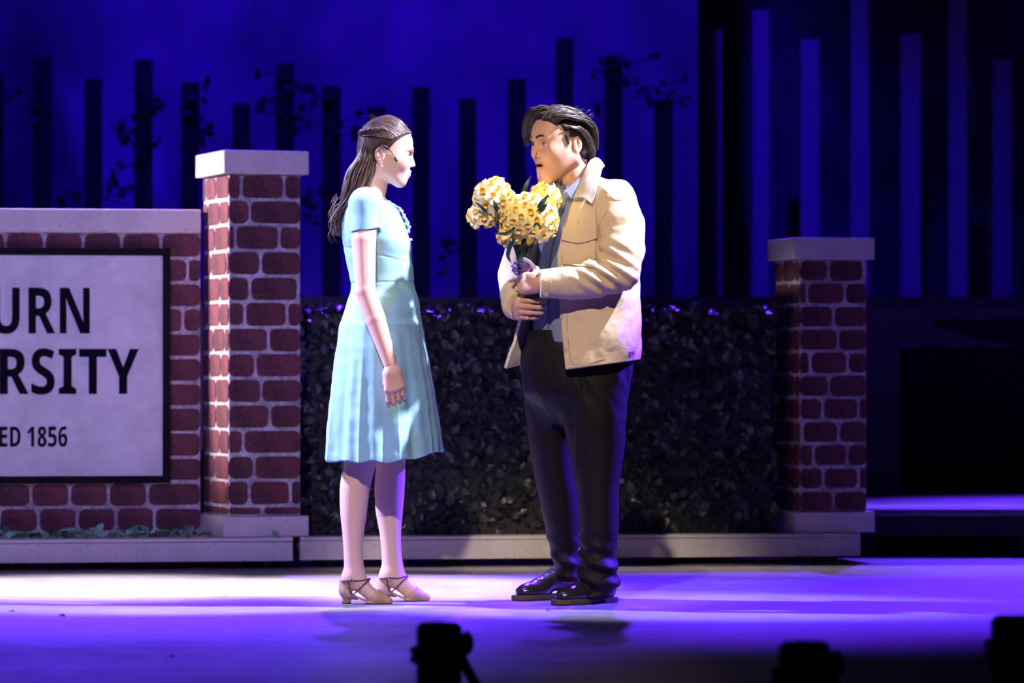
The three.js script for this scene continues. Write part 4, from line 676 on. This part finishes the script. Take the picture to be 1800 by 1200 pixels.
  // far front flap swinging open, fleece lining showing
  add('front_flap', sheet(10, 40, (u, v) => { const k = [[428, 926, 952], [500, 918, 946], [553, 916, 938], [600, 904, 932], [625, 895, 926], [645, 888, 920]], t = v * 5, i = Math.min(4, Math.floor(t)), f = t - i, py = mix(k[i][0], k[i + 1][0], f), l = mix(k[i][1], k[i + 1][1], f), r = mix(k[i][2], k[i + 1][2], f); return at(mix(l, r, u), py - u * 8 * v + 1.5 * Math.sin(v * 14), mix(.02, -.07, u) + .01 * Math.sin(v * 9)); }, .012), fleece, jacket);
  // pocket, seams, buttons, label
  const seamM = std(C(.4, .3, .2), .9), S = (n, pts, r = .0017, seg = 40) => add(n, tube(pts.map(q => onSurf(outer, q[0], q[1], .0005)), r, 5, 1, 0, seg), seamM, jacket);
  add('pocket_flap', sheet(24, 8, (u, v) => { const l = [[990, 400], [988, 421]], r = [[1049, 393], [1049, 418]], px = mix(mix(l[0][0], l[1][0], v), mix(r[0][0], r[1][0], v), u), py = mix(mix(l[0][1], l[1][1], v), mix(r[0][1], r[1][1], v), u) + v * 7 * Math.sin(u * Math.PI); return onSurf(outer, px, py, .005 + v * .006); }, .005), tan, jacket);
  add('pocket', sheet(18, 14, (u, v) => onSurf(outer, mix(989, 1047, u), mix(412, mix(464, 470, u), v), .0035), .004), tan, jacket);
  S('seam', [[1001, 368], [990, 410], [987, 450], [989, 475]]); S('seam', [[1047, 365], [1048, 390], [1046, 430], [1048, 462]]); S('seam', [[1044, 322], [1066, 336], [1080, 350], [1092, 352]]); S('seam', [[1080, 350], [1066, 372], [1052, 398]]); S('seam', [[996, 545], [999, 600], [1008, 640], [1060, 632], [1118, 622]]); S('seam', [[1016, 389], [1018, 409]], .0012, 6); S('seam', [[970, 479], [968, 500], [970, 523]], .0014, 10);
  for (const [a, b] of [[960, 517], [988, 556], [994, 615]]) { const p = onSurf(outer, a, b, .001); add('button', new THREE.CylinderGeometry(.0085, .0085, .004, 18).rotateX(Math.PI / 2).translate(p.x, p.y, p.z), std(C(.5, .42, .36), .35, { metalness: .4 }), jacket); }
  const lp = onSurf(outer, 1110, 621, .002); add('label_patch', box(.028, .014, .003).rotateY(.75).rotateZ(.06).translate(lp.x, lp.y, lp.z), std(C(.16, .02, .04), .7), jacket);
  // ---- shoes
  const leather = new THREE.MeshPhysicalMaterial({ color: C(.018, .016, .017), roughness: .22, clearcoat: .6, clearcoatRoughness: .2 }), soleM = std(C(.07, .05, .05), .7), laceM = std(C(.01, .01, .012), .6);
  const shoe = (heel, ang, len) => {
    const m = new THREE.Matrix4().makeTranslation(...heel.toArray()).multiply(basis(V(-Math.cos(ang), 0, Math.sin(ang)), V(0, 1, 0))), s = len / .29;
    const f = (x, y, z) => { x /= s; const d = uni(.03, ell(.05, .052, 0, .045, .042, .034), cone([.06, .085, 0], [.1, .085, 0], .036, .032), cone([.1, .075, 0], [.17, .048, 0], .036, .036), ell(.2, .036, 0, .055, .03, .045), ell(.24, .032, .0, .048, .024, .038))(x, y, z); return Math.max(d, .016 - y) + .0012 * Math.sin(x * 150) * Math.exp(-(((x - .165) / .03) ** 2)) * sstep(.03, .06, y); };
    const so = (x, y, z) => { x /= s; const w = .032 + .014 * sstep(.1, .2, x) - .004 * Math.exp(-(((x - .11) / .04) ** 2)), q = Math.hypot(Math.max(0, .03 - x, x - .25) * (x > .2 ? .85 : 1), z) - w, top = .02, bot = x < .08 ? .001 : mix(.012, .001, sstep(.08, .14, x)); return Math.max(q * .8, y - top, bot - y); };
    const g = add('shoe', solid(f, [-.01, .005, -.07], [.31 * s, .135, .07], .0032).applyMatrix4(m), leather);
    add('sole', solid(so, [-.02, -.006, -.07], [.32 * s, .03, .07], .003).applyMatrix4(m), soleM, g);
    for (let i = 0; i < 4; i++) add('lace', tube([[(.105 + i * .018) * s, .104 - i * .0115, -.022], [(.112 + i * .018) * s, .118 - i * .0125, 0], [(.105 + i * .018) * s, .104 - i * .0115, .022]], .0026, 5, 1, 0, 12).applyMatrix4(m), laceM, g);
  };
  shoe(V(X0(1083), 0, -.02), 40 * DEG, .288); shoe(V(X0(1017), 0, -.275), 38 * DEG, .288);
  tag(person, 'person in a tan jacket and dark trousers holding a yellow bouquet', 'person');
}
// ------------------------------------------------------------------ bouquet of daffodils
{
  const grip = at(921, 470, .16), b = group('daffodil_bouquet', grip.clone()), R = V(0, 0, 0);
  const petalG = (() => {
    const gs = []; for (let k = 0; k < 6; k++) {
      const ws = [.003, .0075, .0088, .006, .0004], pos = [], idx = []; ws.forEach((w, i) => { const x = .003 + i / 4 * .021, z = .004 * Math.sin(i / 4 * 2.6) - (k % 2) * .0012; pos.push(x, -w, z + .0012, x, 0, z, x, w, z + .0012); });
      for (let i = 0; i < 4; i++) { const a = i * 3; idx.push(a, a + 3, a + 1, a + 1, a + 3, a + 4, a + 1, a + 4, a + 2, a + 2, a + 4, a + 5); }
      const g = new THREE.BufferGeometry(); g.setAttribute('position', new THREE.Float32BufferAttribute(pos, 3)); g.setIndex(idx); g.computeVertexNormals(); g.rotateZ(k * Math.PI / 3); gs.push(g);
    } return mergeGeometries(gs);
  })();
  const coronaG = new THREE.LatheGeometry([[.001, .001], [.004, .002], [.0055, .007], [.0078, .0125]].map(a => new THREE.Vector2(...a)), 12).rotateX(Math.PI / 2);
  const pm = [C(.88, .82, .42), C(.9, .78, .3), C(.86, .84, .58), C(.9, .74, .24)].map(c => new THREE.MeshPhysicalMaterial({ color: c, roughness: .7, side: THREE.DoubleSide, transmission: .12, thickness: 0 })), cm = [C(.95, .68, .16), C(.95, .6, .1), C(.93, .74, .3)].map(c => std(c, .6, { side: THREE.DoubleSide }));
  const green = std(C(.02, .06, .035), .5, { side: THREE.DoubleSide }), stemM = std(C(.03, .09, .06), .5), heads = [];
  const clusters = [[930, 385, .2, .098, .088, .09, 74], [868, 352, .17, .068, .066, .06, 34], [850, 380, .16, .045, .045, .05, 20], [958, 352, .13, .045, .05, .05, 22], [905, 415, .2, .05, .035, .05, 16]];
  for (const [px, py, z, rx, ry, rz, n] of clusters) {
    const c = at(px, py, z);
    for (let i = 0; i < n; i++) {
      const y = 1 - (i + .5) / n * 1.72, ph = i * 2.39996 + px, q = Math.sqrt(Math.max(0, 1 - y * y)), d = V(q * Math.cos(ph), y, q * Math.sin(ph)); if (d.z < -.62) continue;
      const k = rr(.88, 1.04); heads.push([V(c.x + d.x * rx * k, c.y + d.y * ry * k, c.z + d.z * rz * k), d.clone().multiply(V(1 / rx, 1 / ry, 1 / rz)).normalize().add(V(rr(-.3, .3), rr(-.3, .2), rr(-.1, .5))).normalize()]);
    }
  }
  heads.forEach(([p, d], i) => {
    const f = mesh('daffodil', petalG, pm[Math.floor(rnd() * 4)], b); f.position.copy(p).sub(grip); f.quaternion.setFromUnitVectors(V(0, 0, 1), d).multiply(new THREE.Quaternion().setFromAxisAngle(V(0, 0, 1), rr(0, 6))); f.scale.setScalar(rr(1.1, 1.55));
    mesh('corona', coronaG, cm[Math.floor(rnd() * 3)], f);
  });
  // stems from the flowers down through the fists
  const stems = []; heads.forEach(([p, d], i) => { if (i % 2) return; const q = p.clone().sub(grip), e = V(rr(-.016, .016), rr(-.004, .012), rr(-.014, .014)); stems.push(tube([q.clone().addScaledVector(d, -.004), q.clone().addScaledVector(d, -.03), e.clone().add(V(0, .045, 0)).lerp(q, .16), e], [.0016, .0016, .0024, .0028], 5, 1, 0, 12)); });
  mesh('stems', merge(stems), stemM, b).userData.kind = 'stuff';
  const low = at(936, 552, .13).sub(grip); for (let i = 0; i < 9; i++) { const a = i / 9 * 6.28, e = V(.011 * Math.cos(a), 0, .011 * Math.sin(a)); mesh('stem_end', tube([e.clone().add(V(0, .03, 0)), e.clone().add(V(.005, -.03, -.01)), low.clone().add(e.clone().multiplyScalar(.9))], .0042, 6, 1, 0, 12), stemM, b); }
  const blade = (pts, w) => mesh('leaf', sheet(4, 16, (u, v) => { const c = new THREE.CatmullRomCurve3(pts.map(q => at(...q).sub(grip))), p = c.getPoint(v), t = c.getTangent(v), n = V(-t.y, t.x, 0).normalize(), k = w * Math.sin(Math.PI * clamp(v * .86 + .13, 0, 1)) * (u - .5) * 2; return p.addScaledVector(n, k).add(V(0, 0, Math.abs(u - .5) * w * .8)); }, .0012), green, b);
  blade([[920, 345, .2], [924, 328, .21], [933, 309, .2]], .0075); blade([[944, 372, .28], [952, 358, .295], [964, 342, .29]], .010); blade([[944, 374, .29], [953, 367, .3], [962, 358, .3]], .010); blade([[874, 372, .26], [871, 362, .27], [867, 351, .265]], .009); blade([[857, 374, .235], [846, 364, .245], [835, 354, .24]], .006); blade([[905, 420, .26], [897, 432, .25], [893, 450, .23], [899, 462, .21]], .008); blade([[905, 400, .28], [892, 410, .29], [868, 410, .27]], .007); blade([[938, 398, .3], [944, 394, .3], [952, 400, .29]], .006);
  // purple ribbon bow on the grip
  const rib = std(C(.1, .055, .22), .45, { side: THREE.DoubleSide });
  for (let i = 0; i < 9; i++) { const a = rr(2.2, 5.2), l = rr(.016, .03), c = at(912 + rr(-5, 6), 466 + rr(-8, 16), .215 + rr(0, .02)).sub(grip), dx = Math.cos(a) * l, dy = Math.sin(a) * l * .8; mesh('ribbon_loop', sheet(14, 3, (u, v) => { const t = u * Math.PI * 2 - Math.PI, k = .5 + .5 * Math.cos(t); return V(c.x + dx * k + .006 * Math.sin(t) * dy / l + (v - .5) * .008, c.y + dy * k - .006 * Math.sin(t) * dx / l, c.z + .01 * Math.sin(t) + (v - .5) * .012); }, .0008), rib, b); }
  mesh('ribbon_wrap', tube([at(921, 455, .165), at(922, 470, .17), at(924, 484, .168)].map(p => p.sub(grip)), [.02, .022, .021], 14), rib, b);
  mesh('white_ribbon', sheet(12, 3, (u, v) => at(mix(920, 943, u), mix(455, 472, u * u * .6 + u * .4), .285 + .008 * Math.sin(u * 3)).sub(grip).add(V(0, (v - .5) * .012, (v - .5) * .006)), .001), std(C(.75, .75, .78), .5), b);
  tag(b, 'bouquet of pale yellow daffodils tied with a purple ribbon', 'bouquet');
}
renderer.render(scene, camera);
